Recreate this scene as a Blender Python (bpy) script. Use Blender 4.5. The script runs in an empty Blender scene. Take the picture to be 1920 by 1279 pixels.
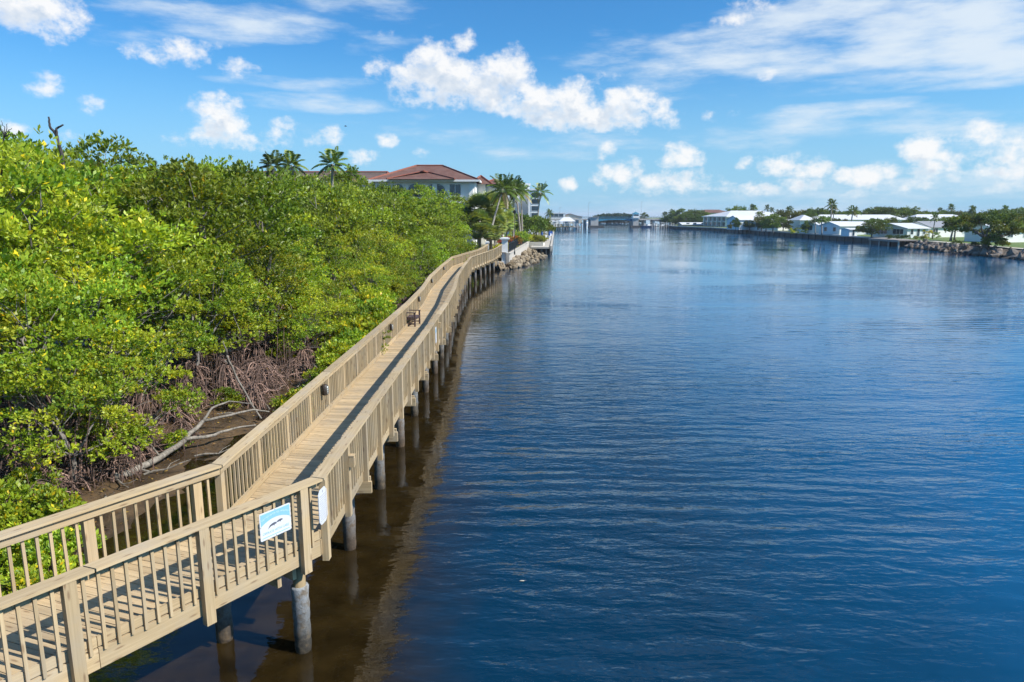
import bpy, math, random
import numpy as np
from mathutils import Vector, Matrix, Euler

random.seed(7)
rng = np.random.default_rng(11)
R = math.radians
sc = bpy.context.scene
COL = sc.collection

# ------------------------------------------------------------------ camera survey
F, HY, CAMZ = 1281.0, 403.0, 7.0
PITCH = math.atan((639.5 - HY) / F)

def ray(px, py):
    xc, yc = (px - 960) / F, (py - 639.5) / F
    return Vector((xc, math.cos(PITCH) - yc * math.sin(PITCH), -(math.sin(PITCH) + yc * math.cos(PITCH))))

def at(px, py, z):
    d = ray(px, py)
    t = (z - CAMZ) / d.z
    return Vector((d.x * t, d.y * t, z))

def far(px, Y):
    "world X of a picture column at distance Y (near the horizon line)"
    return (px - 960) / F * Y / math.cos(PITCH) * math.cos(PITCH)

def zz(py, Y):
    d = ray(960, py)
    return CAMZ + d.z / d.y * Y

# ------------------------------------------------------------------ object helpers
def tag(o, label=None, cat=None, group=None, kind=None):
    if label: o['label'] = label
    if cat: o['category'] = cat
    if group: o['group'] = group
    if kind: o['kind'] = kind
    return o

def empty(name, loc=(0, 0, 0), rz=0.0):
    o = bpy.data.objects.new(name, None)
    o.location = loc
    o.rotation_euler = (0, 0, rz)
    o.empty_display_size = 0.3
    COL.objects.link(o)
    return o

KIDS = {}
def link(name, me, parent=None, loc=(0, 0, 0), rot=(0, 0, 0), scale=(1, 1, 1)):
    o = bpy.data.objects.new(name, me)
    o.location = loc; o.rotation_euler = rot; o.scale = scale
    if parent is not None:
        o.parent = parent
        KIDS.setdefault(parent.name, []).append(o)
    COL.objects.link(o)
    return o

def copy_tree(o, parent=None):
    c = o.copy()
    COL.objects.link(c)
    if parent is not None:
        c.parent = parent
        KIDS.setdefault(parent.name, []).append(c)
    for ch in list(KIDS.get(o.name, [])):
        copy_tree(ch, c)
    return c

class MB:
    "collects boxes, boards, tubes and polygons for ONE mesh object"
    def __init__(self, origin=(0, 0, 0)):
        self.v = []; self.f = []; self.uv = []; self.tint = []; self.mi = []
        self.org = Vector(origin)
    def poly(self, pts, uvs=None, tint=1.0, mi=0):
        n = len(self.v)
        self.v += [tuple(Vector(p) - self.org) for p in pts]
        self.f.append(list(range(n, n + len(pts))))
        if uvs is None: uvs = [(0, 0)] * len(pts)
        self.uv += uvs
        self.tint += [tint] * len(pts)
        self.mi.append(mi)
    def hexa(self, c, tint=None, mi=0, axis=None):
        "c: 8 corners, 0-3 bottom loop ccw, 4-7 top loop; uv u runs along the longest edge"
        c = [Vector(p) for p in c]
        if tint is None: tint = 1.0
        e = [c[1] - c[0], c[3] - c[0], c[4] - c[0]]
        L = [x.length for x in e]
        ax = L.index(max(L)) if axis is None else axis
        u = e[ax].normalized()
        ou, ov = random.uniform(0, 50), random.uniform(0, 50)
        for q in ((3, 2, 1, 0), (4, 5, 6, 7), (0, 1, 5, 4), (1, 2, 6, 5), (2, 3, 7, 6), (3, 0, 4, 7)):
            p = [c[i] for i in q]
            n = (p[1] - p[0]).cross(p[2] - p[1])
            w = n.cross(u)
            w = w.normalized() if w.length > 1e-9 else Vector((1, 0, 0))
            uvs = [((x - c[0]).dot(u) + ou, (x - c[0]).dot(w) + ov) for x in p]
            self.poly(p, uvs, tint, mi)
    def box(self, c, s, rz=0.0, tint=None, mi=0):
        x, y, z = s[0] / 2, s[1] / 2, s[2] / 2
        m = Matrix.Rotation(rz, 3, 'Z')
        P = [m @ Vector(q) + Vector(c) for q in ((-x, -y, -z), (x, -y, -z), (x, y, -z), (-x, y, -z), (-x, -y, z), (x, -y, z), (x, y, z), (-x, y, z))]
        self.hexa(P, tint, mi)
    def beam(self, p0, p1, w, h, up=(0, 0, 1), tint=None, mi=0):
        "board from p0 to p1, w across, h along up, centred on the line"
        p0, p1 = Vector(p0), Vector(p1)
        d = (p1 - p0).normalized()
        s = d.cross(Vector(up))
        s = s.normalized() if s.length > 1e-6 else Vector((1, 0, 0))
        u = s.cross(d)
        a, b = s * w / 2, u * h / 2
        self.hexa([p0 + a - b, p1 + a - b, p1 - a - b, p0 - a - b, p0 + a + b, p1 + a + b, p1 - a + b, p0 - a + b], tint, mi)
    def tube(self, pts, radii, n=6, cap=True, tint=1.0, mi=0):
        pts = [Vector(p) for p in pts]
        rings = []
        prev = None
        for i, p in enumerate(pts):
            d = (pts[min(i + 1, len(pts) - 1)] - pts[max(i - 1, 0)])
            d = d.normalized() if d.length > 1e-9 else Vector((0, 0, 1))
            if prev is None:
                s = d.cross(Vector((0.31, 0.95, 0.05)))
                if s.length < 0.1: s = d.cross(Vector((1, 0, 0)))
            else:
                s = prev - d * prev.dot(d)
            s.normalize(); prev = s
            t = d.cross(s)
            rings.append([p + (s * math.cos(2 * math.pi * k / n) + t * math.sin(2 * math.pi * k / n)) * radii[i] for k in range(n)])
        base = len(self.v)
        for r in rings:
            self.v += [tuple(q - self.org) for q in r]
        l = 0.0
        lens = [0.0]
        for i in range(1, len(pts)):
            l += (pts[i] - pts[i - 1]).length; lens.append(l)
        for i in range(len(rings) - 1):
            for k in range(n):
                k2 = (k + 1) % n
                self.f.append([base + i * n + k, base + i * n + k2, base + (i + 1) * n + k2, base + (i + 1) * n + k])
                self.uv += [(lens[i], k / n), (lens[i], (k + 1) / n), (lens[i + 1], (k + 1) / n), (lens[i + 1], k / n)]
                self.tint += [tint] * 4; self.mi.append(mi)
        if cap:
            for e, rev in ((0, True), (len(rings) - 1, False)):
                q = [base + e * n + k for k in range(n)]
                if rev: q.reverse()
                self.f.append(q); self.uv += [(0, 0)] * n; self.tint += [tint] * n; self.mi.append(mi)
    def mesh(self, name, mats, smooth=False):
        me = bpy.data.meshes.new(name)
        me.from_pydata(self.v, [], self.f)
        ul = me.uv_layers.new(name='UVMap')
        ul.data.foreach_set('uv', [x for p in self.uv for x in p])
        ca = me.color_attributes.new('tint', 'FLOAT_COLOR', 'CORNER')
        ca.data.foreach_set('color', [x for t in self.tint for x in (t, t, t, 1.0)])
        if not isinstance(mats, (list, tuple)): mats = [mats]
        for m in mats: me.materials.append(m)
        me.polygons.foreach_set('material_index', self.mi)
        if smooth: me.polygons.foreach_set('use_smooth', [True] * len(self.f))
        me.update()
        return me
    def build(self, name, mats, parent=None, smooth=False, loc=(0, 0, 0)):
        return link(name, self.mesh(name, mats, smooth), parent, loc)

# ------------------------------------------------------------------ materials
def newmat(name):
    m = bpy.data.materials.new(name); m.use_nodes = True
    nt = m.node_tree
    b = nt.nodes['Principled BSDF']
    return m, nt, b
def N(nt, t, **kw):
    n = nt.nodes.new(t)
    for k, v in kw.items(): setattr(n, k, v)
    return n
def L(nt, a, b): nt.links.new(a, b)
def mixc(nt, fac, a, b, mode='MIX'):
    n = N(nt, 'ShaderNodeMix', data_type='RGBA', blend_type=mode)
    for s, v in ((n.inputs[0], fac), (n.inputs[6], a), (n.inputs[7], b)):
        if hasattr(v, 'is_linked'): L(nt, v, s)
        elif isinstance(v, (int, float)): s.default_value = v
        else: s.default_value = (*v, 1.0) if len(v) == 3 else v
    return n.outputs[2]
def math_(nt, op, a, b=None, c=None, clamp=False):
    n = N(nt, 'ShaderNodeMath', operation=op, use_clamp=clamp)
    for i, v in enumerate((a, b, c)):
        if v is None: continue
        if hasattr(v, 'is_linked'): L(nt, v, n.inputs[i])
        else: n.inputs[i].default_value = v
    return n.outputs[0]
def ramp(nt, fac, stops):
    n = N(nt, 'ShaderNodeValToRGB')
    L(nt, fac, n.inputs[0])
    e = n.color_ramp.elements
    while len(e) < len(stops): e.new(0.5)
    for i, (p, c) in enumerate(stops):
        e[i].position = p
        e[i].color = (c, c, c, 1) if isinstance(c, (int, float)) else (*c, 1)
    return n.outputs[0]
def noise(nt, vec, scale, detail=4, rough=0.55, dim='3D', dist=0.0):
    n = N(nt, 'ShaderNodeTexNoise', noise_dimensions=dim)
    if vec is not None: L(nt, vec, n.inputs['Vector'])
    n.inputs['Scale'].default_value = scale
    n.inputs['Detail'].default_value = detail
    n.inputs['Roughness'].default_value = rough
    n.inputs['Distortion'].default_value = dist
    return n.outputs['Fac']
def mapping(nt, vec, scale=(1, 1, 1), rot=(0, 0, 0), loc=(0, 0, 0)):
    n = N(nt, 'ShaderNodeMapping')
    L(nt, vec, n.inputs[0])
    n.inputs['Location'].default_value = loc
    n.inputs['Rotation'].default_value = rot
    n.inputs['Scale'].default_value = scale
    return n.outputs[0]
def bump(nt, b, h, strength=0.3, dist=0.02):
    n = N(nt, 'ShaderNodeBump')
    L(nt, h, n.inputs['Height'])
    n.inputs['Strength'].default_value = strength
    n.inputs['Distance'].default_value = dist
    L(nt, n.outputs[0], b.inputs['Normal'])
def worldpos(nt):
    return N(nt, 'ShaderNodeNewGeometry').outputs['Position']
def objpos(nt):
    return N(nt, 'ShaderNodeTexCoord').outputs['Object']

def wood_mat(name, dark, light, stain=(0.25, 0.2, 0.15), rough=0.75, streak=1.0):
    m, nt, b = newmat(name)
    uv = N(nt, 'ShaderNodeUVMap').outputs[0]
    g1 = noise(nt, mapping(nt, uv, (1.2, 45, 1)), 1.0, 5, 0.6)
    g2 = noise(nt, mapping(nt, uv, (0.5, 9, 1)), 1.0, 4, 0.6, dist=0.6)
    big = noise(nt, worldpos(nt), 1.3, 4, 0.6)
    g = math_(nt, 'ADD', math_(nt, 'MULTIPLY', g1, 0.55 * streak), math_(nt, 'MULTIPLY', g2, 1 - 0.55 * streak))
    c = mixc(nt, ramp(nt, g, [(0.3, 0.0), (0.68, 1.0)]), dark, light)
    c = mixc(nt, math_(nt, 'MULTIPLY', ramp(nt, big, [(0.45, 0.0), (0.65, 1.0)]), 0.55), c, stain)
    # knots: sparse dark spots along the boards
    vo = N(nt, 'ShaderNodeTexVoronoi', voronoi_dimensions='2D', feature='F1')
    L(nt, mapping(nt, uv, (1.6, 7, 1)), vo.inputs['Vector']); vo.inputs['Scale'].default_value = 1.0
    kn = ramp(nt, vo.outputs['Distance'], [(0.05, 1.0), (0.13, 0.0)])
    c = mixc(nt, math_(nt, 'MULTIPLY', kn, 0.6), c, (0.16, 0.085, 0.04))
    t = N(nt, 'ShaderNodeVertexColor', layer_name='tint')
    c = mixc(nt, 1.0, c, t.outputs[0], 'MULTIPLY')
    L(nt, c, b.inputs['Base Color'])
    b.inputs['Roughness'].default_value = rough
    bump(nt, b, g1, 0.25, 0.006)
    return m

def plain(name, col, rough=0.6, var=0.12, scale=1.5, metal=0.0, spec=0.5, bmp=0.0, bscale=30):
    m, nt, b = newmat(name)
    n = noise(nt, worldpos(nt), scale, 5, 0.6)
    lo = tuple(x * (1 - var) for x in col); hi = tuple(min(1, x * (1 + var)) for x in col)
    L(nt, mixc(nt, ramp(nt, n, [(0.3, 0.0), (0.7, 1.0)]), lo, hi), b.inputs['Base Color'])
    b.inputs['Roughness'].default_value = rough
    b.inputs['Metallic'].default_value = metal
    b.inputs['Specular IOR Level'].default_value = spec
    if bmp: bump(nt, b, noise(nt, worldpos(nt), bscale, 4), bmp, 0.02)
    return m

M = {}
M['deck_wood'] = wood_mat('deck_wood', (0.375, 0.265, 0.142), (0.60, 0.455, 0.265), (0.40, 0.325, 0.23))
M['rail_wood'] = wood_mat('rail_wood', (0.335, 0.238, 0.122), (0.56, 0.425, 0.25), (0.40, 0.335, 0.245))
M['pile_wood'] = wood_mat('pile_wood', (0.20, 0.14, 0.07), (0.34, 0.25, 0.13), (0.10, 0.09, 0.06))
M['dark_wood'] = wood_mat('dark_wood', (0.055, 0.034, 0.034), (0.095, 0.062, 0.064), (0.06, 0.04, 0.045), 0.45)
M['dock_wood'] = wood_mat('dock_wood', (0.22, 0.19, 0.16), (0.36, 0.32, 0.28))

def jacket_mat():
    m, nt, b = newmat('pile_jacket')
    p = worldpos(nt)
    z = N(nt, 'ShaderNodeSeparateXYZ'); L(nt, p, z.inputs[0])
    n = noise(nt, p, 6, 6, 0.65); f = noise(nt, p, 19, 5, 0.75)
    h = math_(nt, 'ADD', z.outputs[2], math_(nt, 'MULTIPLY', math_(nt, 'SUBTRACT', n, 0.5), 0.9))
    c = mixc(nt, ramp(nt, math_(nt, 'DIVIDE', h, 1.4, clamp=True), [(0.0, 0.0), (0.17, 0.05), (0.36, 0.5), (0.8, 0.95)]), (0.02, 0.018, 0.012), (0.31, 0.33, 0.34))
    c = mixc(nt, math_(nt, 'MULTIPLY', ramp(nt, n, [(0.48, 0.0), (0.62, 1.0)]), 0.8), c, (0.13, 0.09, 0.045))
    barn = math_(nt, 'MULTIPLY', ramp(nt, f, [(0.5, 0.0), (0.6, 1.0)]), ramp(nt, math_(nt, 'DIVIDE', h, 1.4, clamp=True), [(0.05, 0.25), (0.3, 1.0), (0.6, 0.6), (0.8, 0.0)]))
    c = mixc(nt, math_(nt, 'MULTIPLY', barn, 0.85), c, (0.09, 0.08, 0.065))
    oi = N(nt, 'ShaderNodeObjectInfo')
    c = mixc(nt, math_(nt, 'MULTIPLY', oi.outputs['Random'], 0.5), c, mixc(nt, 0.75, c, (0.20, 0.12, 0.07)))
    L(nt, c, b.inputs['Base Color']); b.inputs['Roughness'].default_value = 0.8
    bump(nt, b, f, 0.8, 0.03)
    return m
M['jacket'] = jacket_mat()
M['white_paint'] = plain('white_paint', (0.80, 0.80, 0.78), 0.5, 0.05)
M['white_wall'] = plain('white_wall', (0.86, 0.85, 0.80), 0.75, 0.05, 0.6)
M['cream_wall'] = plain('cream_wall', (0.82, 0.78, 0.68), 0.75, 0.06, 0.6)
M['shade_blue_wall'] = plain('shade_blue_wall', (0.74, 0.77, 0.77), 0.6, 0.05, 0.6)  # white walls with the bluish cast of shade mixed into the colour
M['tan_wall'] = plain('tan_wall', (0.52, 0.46, 0.36), 0.75, 0.08, 0.6)
M['grey_wall'] = plain('grey_wall', (0.42, 0.44, 0.44), 0.7, 0.08, 0.6)
M['white_roof'] = plain('white_roof', (0.66, 0.66, 0.66), 0.45, 0.05, 0.4)
M['grey_roof'] = plain('grey_roof', (0.27, 0.275, 0.29), 0.6, 0.08, 0.6)
M['concrete'] = plain('concrete', (0.46, 0.44, 0.41), 0.85, 0.16, 0.9, bmp=0.2)
M['pale_concrete'] = plain('pale_concrete', (0.47, 0.43, 0.37), 0.85, 0.12, 0.9, bmp=0.15)
M['wet_concrete'] = plain('wet_concrete', (0.075, 0.068, 0.06), 0.7, 0.4, 0.7, bmp=0.3)
M['black_metal'] = plain('black_metal', (0.012, 0.013, 0.016), 0.45, 0.1)
M['grey_metal'] = plain('grey_metal', (0.3, 0.31, 0.32), 0.45, 0.1, metal=0.5)
M['bronze_metal'] = plain('bronze_metal', (0.045, 0.035, 0.028), 0.5, 0.1)
M['lens'] = plain('lamp_lens', (0.55, 0.57, 0.52), 0.2, 0.05)
M['glass'] = plain('window_glass', (0.035, 0.06, 0.08), 0.08, 0.2, 0.3, spec=0.8)
M['screen'] = plain('porch_screen', (0.03, 0.10, 0.11), 0.5, 0.2, 0.5)
M['blue_cloth'] = plain('blue_cloth', (0.02, 0.09, 0.33), 0.8, 0.1)
M['teal_metal'] = plain('teal_metal', (0.04, 0.20, 0.30), 0.5, 0.15, 0.3)
M['hull'] = plain('boat_hull', (0.78, 0.79, 0.80), 0.25, 0.03)
M['navy_hull'] = plain('navy_hull', (0.03, 0.05, 0.11), 0.25, 0.05)
M['sign_white'] = plain('sign_white', (0.62, 0.63, 0.65), 0.4, 0.02)
M['sign_blue'] = plain('sign_blue', (0.23, 0.47, 0.64), 0.4, 0.03)
M['sign_pale'] = plain('sign_pale_letters', (0.50, 0.66, 0.74), 0.4, 0.02)
M['ink'] = plain('sign_ink', (0.09, 0.10, 0.13), 0.5, 0.05)
M['grey_ink'] = plain('sign_grey_ink', (0.36, 0.37, 0.40), 0.5, 0.05)
M['bird'] = plain('bird_feather', (0.03, 0.03, 0.035), 0.8, 0.1)

def bark_mat(name, a, b_, scale=5, rnd=False):
    m, nt, b = newmat(name)
    p = objpos(nt)
    n = noise(nt, mapping(nt, p, (1, 1, 0.3)), scale * 3, 5, 0.65)
    k = noise(nt, p, scale * 0.6, 3)
    c = mixc(nt, ramp(nt, n, [(0.35, 0.0), (0.65, 1.0)]), a, b_)
    c = mixc(nt, math_(nt, 'MULTIPLY', ramp(nt, k, [(0.5, 0.0), (0.7, 1.0)]), 0.5), c, tuple(x * 1.5 for x in b_))
    if rnd:
        t = N(nt, 'ShaderNodeVertexColor', layer_name='tint')
        c = mixc(nt, 1.0, c, t.outputs[0], 'MULTIPLY')
    L(nt, c, b.inputs['Base Color']); b.inputs['Roughness'].default_value = 0.9
    bump(nt, b, n, 0.5, 0.02)
    return m
M['bark'] = bark_mat('grey_bark', (0.10, 0.085, 0.07), (0.26, 0.235, 0.21))
M['root'] = bark_mat('root_bark', (0.05, 0.03, 0.024), (0.21, 0.135, 0.105), rnd=True)
M['dead'] = bark_mat('bleached_wood', (0.11, 0.096, 0.078), (0.27, 0.24, 0.20), 7)
M['snag'] = bark_mat('dark_dead_wood', (0.02, 0.017, 0.016), (0.07, 0.06, 0.06))
M['palm_bark'] = bark_mat('palm_bark', (0.20, 0.17, 0.14), (0.38, 0.34, 0.29), 3)

def leaf_mat(name, trans=0.32, spec=0.35, rough=0.42, sat=1.0, val=1.0, hue=0.013):
    m, nt, b = newmat(name)
    a = N(nt, 'ShaderNodeVertexColor', layer_name='leafcol')
    oi = N(nt, 'ShaderNodeObjectInfo')
    hs = N(nt, 'ShaderNodeHueSaturation')
    L(nt, a.outputs[0], hs.inputs['Color'])
    L(nt, math_(nt, 'ADD', 0.5 - hue, math_(nt, 'MULTIPLY', oi.outputs['Random'], 2 * hue)), hs.inputs['Hue'])
    hs.inputs['Saturation'].default_value = sat
    r2 = math_(nt, 'FRACT', math_(nt, 'MULTIPLY', oi.outputs['Random'], 7.31))
    L(nt, math_(nt, 'ADD', val * 0.62, math_(nt, 'MULTIPLY', r2, val * 0.70)), hs.inputs['Value'])
    L(nt, hs.outputs[0], b.inputs['Base Color'])
    b.inputs['Roughness'].default_value = rough
    b.inputs['Specular IOR Level'].default_value = spec
    tr = N(nt, 'ShaderNodeBsdfTranslucent')
    L(nt, mixc(nt, 1.0, hs.outputs[0], (1.5, 1.35, 0.45), 'MULTIPLY'), tr.inputs[0])
    mx = N(nt, 'ShaderNodeMixShader'); mx.inputs[0].default_value = trans
    L(nt, b.outputs[0], mx.inputs[1]); L(nt, tr.outputs[0], mx.inputs[2])
    L(nt, mx.outputs[0], nt.nodes['Material Output'].inputs[0])
    return m
M['leaf'] = leaf_mat('mangrove_leaf', 0.36)
M['leaf_far'] = leaf_mat('tree_leaf', 0.25, 0.3, 0.5, 1.0, 1.0, 0.02)
M['frond'] = leaf_mat('palm_frond', 0.25, 0.4, 0.4, 1.0, 1.0, 0.01)

def tile_roof_mat(name, a, b_):
    m, nt, b = newmat(name)
    uv = N(nt, 'ShaderNodeUVMap').outputs[0]
    w = N(nt, 'ShaderNodeTexBrick'); L(nt, uv, w.inputs['Vector'])
    w.inputs['Scale'].default_value = 1.0
    w.inputs['Color1'].default_value = (*a, 1); w.inputs['Color2'].default_value = (*b_, 1)
    w.inputs['Mortar'].default_value = (a[0] * 0.35, a[1] * 0.35, a[2] * 0.35, 1)
    w.inputs['Brick Width'].default_value = 0.33; w.inputs['Row Height'].default_value = 0.42
    w.inputs['Mortar Size'].default_value = 0.035
    n = noise(nt, worldpos(nt), 0.5, 5, 0.6)
    c = mixc(nt, math_(nt, 'MULTIPLY', ramp(nt, n, [(0.4, 0.0), (0.7, 1.0)]), 0.5), w.outputs[0], (0.22, 0.13, 0.10))
    L(nt, c, b.inputs['Base Color']); b.inputs['Roughness'].default_value = 0.75
    bump(nt, b, w.outputs['Fac'], -0.5, 0.05)
    return m
M['red_tile'] = tile_roof_mat('red_roof_tile', (0.15, 0.066, 0.046), (0.215, 0.095, 0.064))
M['brown_tile'] = tile_roof_mat('brown_roof_tile', (0.115, 0.08, 0.062), (0.16, 0.11, 0.085))
M['ridge_tile'] = plain('ridge_tile', (0.25, 0.075, 0.042), 0.7, 0.15, 2)

def rock_mat(name, cols, wet=0.35):
    m, nt, b = newmat(name)
    p = worldpos(nt)
    oi = N(nt, 'ShaderNodeObjectInfo')
    n = noise(nt, p, 2.2, 6, 0.65)
    c = mixc(nt, ramp(nt, n, [(0.3, 0.0), (0.7, 1.0)]), cols[0], cols[1])
    c = mixc(nt, oi.outputs['Random'], c, mixc(nt, 0.6, c, cols[2]))
    z = N(nt, 'ShaderNodeSeparateXYZ'); L(nt, p, z.inputs[0])
    w = ramp(nt, math_(nt, 'ADD', math_(nt, 'MULTIPLY', z.outputs[2], 1.4), math_(nt, 'MULTIPLY', n, 0.5), clamp=True), [(wet * 0.5, 0.0), (wet + 0.35, 1.0)])
    c = mixc(nt, w, (0.035, 0.027, 0.018), c)
    L(nt, c, b.inputs['Base Color']); b.inputs['Roughness'].default_value = 0.85
    bump(nt, b, noise(nt, p, 9, 6, 0.7), 0.8, 0.08)
    return m
M['rock'] = rock_mat('tan_rock', ((0.11, 0.075, 0.04), (0.28, 0.205, 0.115), (0.36, 0.30, 0.22)))
M['rock_right'] = rock_mat('brown_rock', ((0.06, 0.042, 0.03), (0.18, 0.125, 0.08), (0.36, 0.33, 0.30)), 0.55)

def mud_mat():
    m, nt, b = newmat('mud_bank')
    p = worldpos(nt)
    n = noise(nt, p, 0.6, 6, 0.65); f = noise(nt, p, 7, 6, 0.7); g = noise(nt, p, 28, 4, 0.7)
    c = mixc(nt, ramp(nt, n, [(0.35, 0.0), (0.65, 1.0)]), (0.026, 0.016, 0.009), (0.14, 0.082, 0.032))
    c = mixc(nt, ramp(nt, f, [(0.45, 0.0), (0.62, 1.0)]), c, mixc(nt, 0.6, c, (0.035, 0.026, 0.018)))
    c = mixc(nt, math_(nt, 'MULTIPLY', ramp(nt, g, [(0.60, 0.0), (0.68, 1.0)]), 0.6), c, (0.22, 0.15, 0.075))
    L(nt, c, b.inputs['Base Color'])
    L(nt, ramp(nt, n, [(0.35, 0.22), (0.6, 0.8)]), b.inputs['Roughness'])
    bump(nt, b, math_(nt, 'ADD', f, math_(nt, 'MULTIPLY', g, 0.4)), 0.7, 0.06)
    return m
M['mud'] = mud_mat()
def lawn_mat():
    m, nt, b = newmat('lawn')
    p = worldpos(nt)
    n = noise(nt, p, 0.15, 5, 0.6); f = noise(nt, p, 3, 5, 0.7)
    c = mixc(nt, ramp(nt, n, [(0.4, 0.0), (0.6, 1.0)]), (0.10, 0.17, 0.022), (0.16, 0.20, 0.045))
    c = mixc(nt, math_(nt, 'MULTIPLY', f, 0.5), c, (0.06, 0.10, 0.02))
    L(nt, c, b.inputs['Base Color']); b.inputs['Roughness'].default_value = 0.9
    return m
M['lawn'] = lawn_mat()
M['land'] = plain('garden_soil', (0.12, 0.11, 0.05), 0.9, 0.4, 0.4)

def water_mat():
    m, nt, b = newmat('river_water')
    p = worldpos(nt)
    s = N(nt, 'ShaderNodeSeparateXYZ'); L(nt, p, s.inputs[0])
    # brown water beside the bank; beyond it, reflected sky painted into the body colour
    wob = math_(nt, 'MULTIPLY', math_(nt, 'SUBTRACT', noise(nt, p, 0.35, 4), 0.5), 2.5)
    sky_mask = ramp(nt, math_(nt, 'DIVIDE', math_(nt, 'ADD', math_(nt, 'ADD', s.outputs[0], 8.0), wob), 8.0, clamp=True), [(0.70, 0.0), (0.95, 1.0)])
    mott = noise(nt, p, 1.6, 5, 0.65)
    brown = mixc(nt, ramp(nt, mott, [(0.35, 0.0), (0.65, 1.0)]), (0.011, 0.007, 0.002), (0.027, 0.017, 0.005))
    sky_refl = ramp(nt, math_(nt, 'DIVIDE', math_(nt, 'ADD', s.outputs[0], math_(nt, 'MULTIPLY', wob, 2.0)), 16.0, clamp=True), [(0.22, 0.0), (0.95, 1.0)])  # bluer across the river: stronger sky reflection put into the colour
    body = mixc(nt, sky_refl, (0.001, 0.022, 0.048), (0.001, 0.080, 0.190))
    L(nt, mixc(nt, sky_mask, brown, body), b.inputs['Base Color'])
    b.inputs['Roughness'].default_value = 0.03
    b.inputs['IOR'].default_value = 1.5
    b.inputs['Specular IOR Level'].default_value = 0.6
    # ripples: crests run roughly across the river, in patches of ruffled and calm water
    pa = mapping(nt, p, (0.55, 1.5, 1), (0, 0, R(7)))
    pb = mapping(nt, p, (1.3, 2.6, 1), (0, 0, R(-24)))
    pc = mapping(nt, p, (0.16, 0.42, 1), (0, 0, R(3)))
    w1 = noise(nt, pa, 1.5, 3, 0.5, dist=0.3)
    w2 = noise(nt, pb, 2.4, 3, 0.55)
    w3 = noise(nt, pc, 1.0, 2, 0.5)
    patch = ramp(nt, noise(nt, mapping(nt, p, (0.5, 1, 1)), 0.045, 4, 0.55, dist=0.8), [(0.38, 0.12), (0.60, 1.0)])
    calm = ramp(nt, math_(nt, 'DIVIDE', math_(nt, 'ADD', s.outputs[0], 7.0), 10.0, clamp=True), [(0.42, 0.16), (0.70, 1.0)])
    wv = N(nt, 'ShaderNodeTexWave', wave_type='BANDS', bands_direction='Y')
    L(nt, mapping(nt, p, (0.35, 1, 1), (0, 0, R(6))), wv.inputs['Vector'])
    wv.inputs['Scale'].default_value = 0.42; wv.inputs['Distortion'].default_value = 7.0; wv.inputs['Detail'].default_value = 3; wv.inputs['Detail Scale'].default_value = 0.8
    p4 = ramp(nt, noise(nt, mapping(nt, p, (0.4, 0.8, 1), loc=(7, 3, 0)), 0.06, 3, 0.5, dist=0.5), [(0.45, 0.0), (0.6, 1.0)])
    w4 = math_(nt, 'MULTIPLY', math_(nt, 'MULTIPLY', wv.outputs['Fac'], p4), 0.045)
    lull = ramp(nt, math_(nt, 'DIVIDE', s.outputs[1], 160.0, clamp=True), [(0.08, 1.0), (0.18, 0.65), (0.38, 0.34), (0.75, 0.16)])
    h = math_(nt, 'ADD', math_(nt, 'MULTIPLY', w1, 0.13), math_(nt, 'MULTIPLY', w2, 0.034))
    h = math_(nt, 'MULTIPLY', h, patch)
    h = math_(nt, 'ADD', h, w4)
    h = math_(nt, 'ADD', h, math_(nt, 'MULTIPLY', w3, 0.10))
    h = math_(nt, 'MULTIPLY', math_(nt, 'MULTIPLY', h, calm), lull)
    bn = N(nt, 'ShaderNodeBump'); bn.inputs['Strength'].default_value = 1.0; bn.inputs['Distance'].default_value = 1.0
    L(nt, h, bn.inputs['Height']); L(nt, bn.outputs[0], b.inputs['Normal'])
    return m
M['water'] = water_mat()
# ------------------------------------------------------------------ world: sky and clouds
SUN = Vector((0.70, -0.23, 0.67)).normalized()
SUN_EL = math.asin(SUN.z)
SUN_AZ = math.atan2(SUN.x, SUN.y)

def azel(px, py):
    d = ray(px, py).normalized()
    return math.atan2(d.x, d.y), math.asin(d.z)

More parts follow.
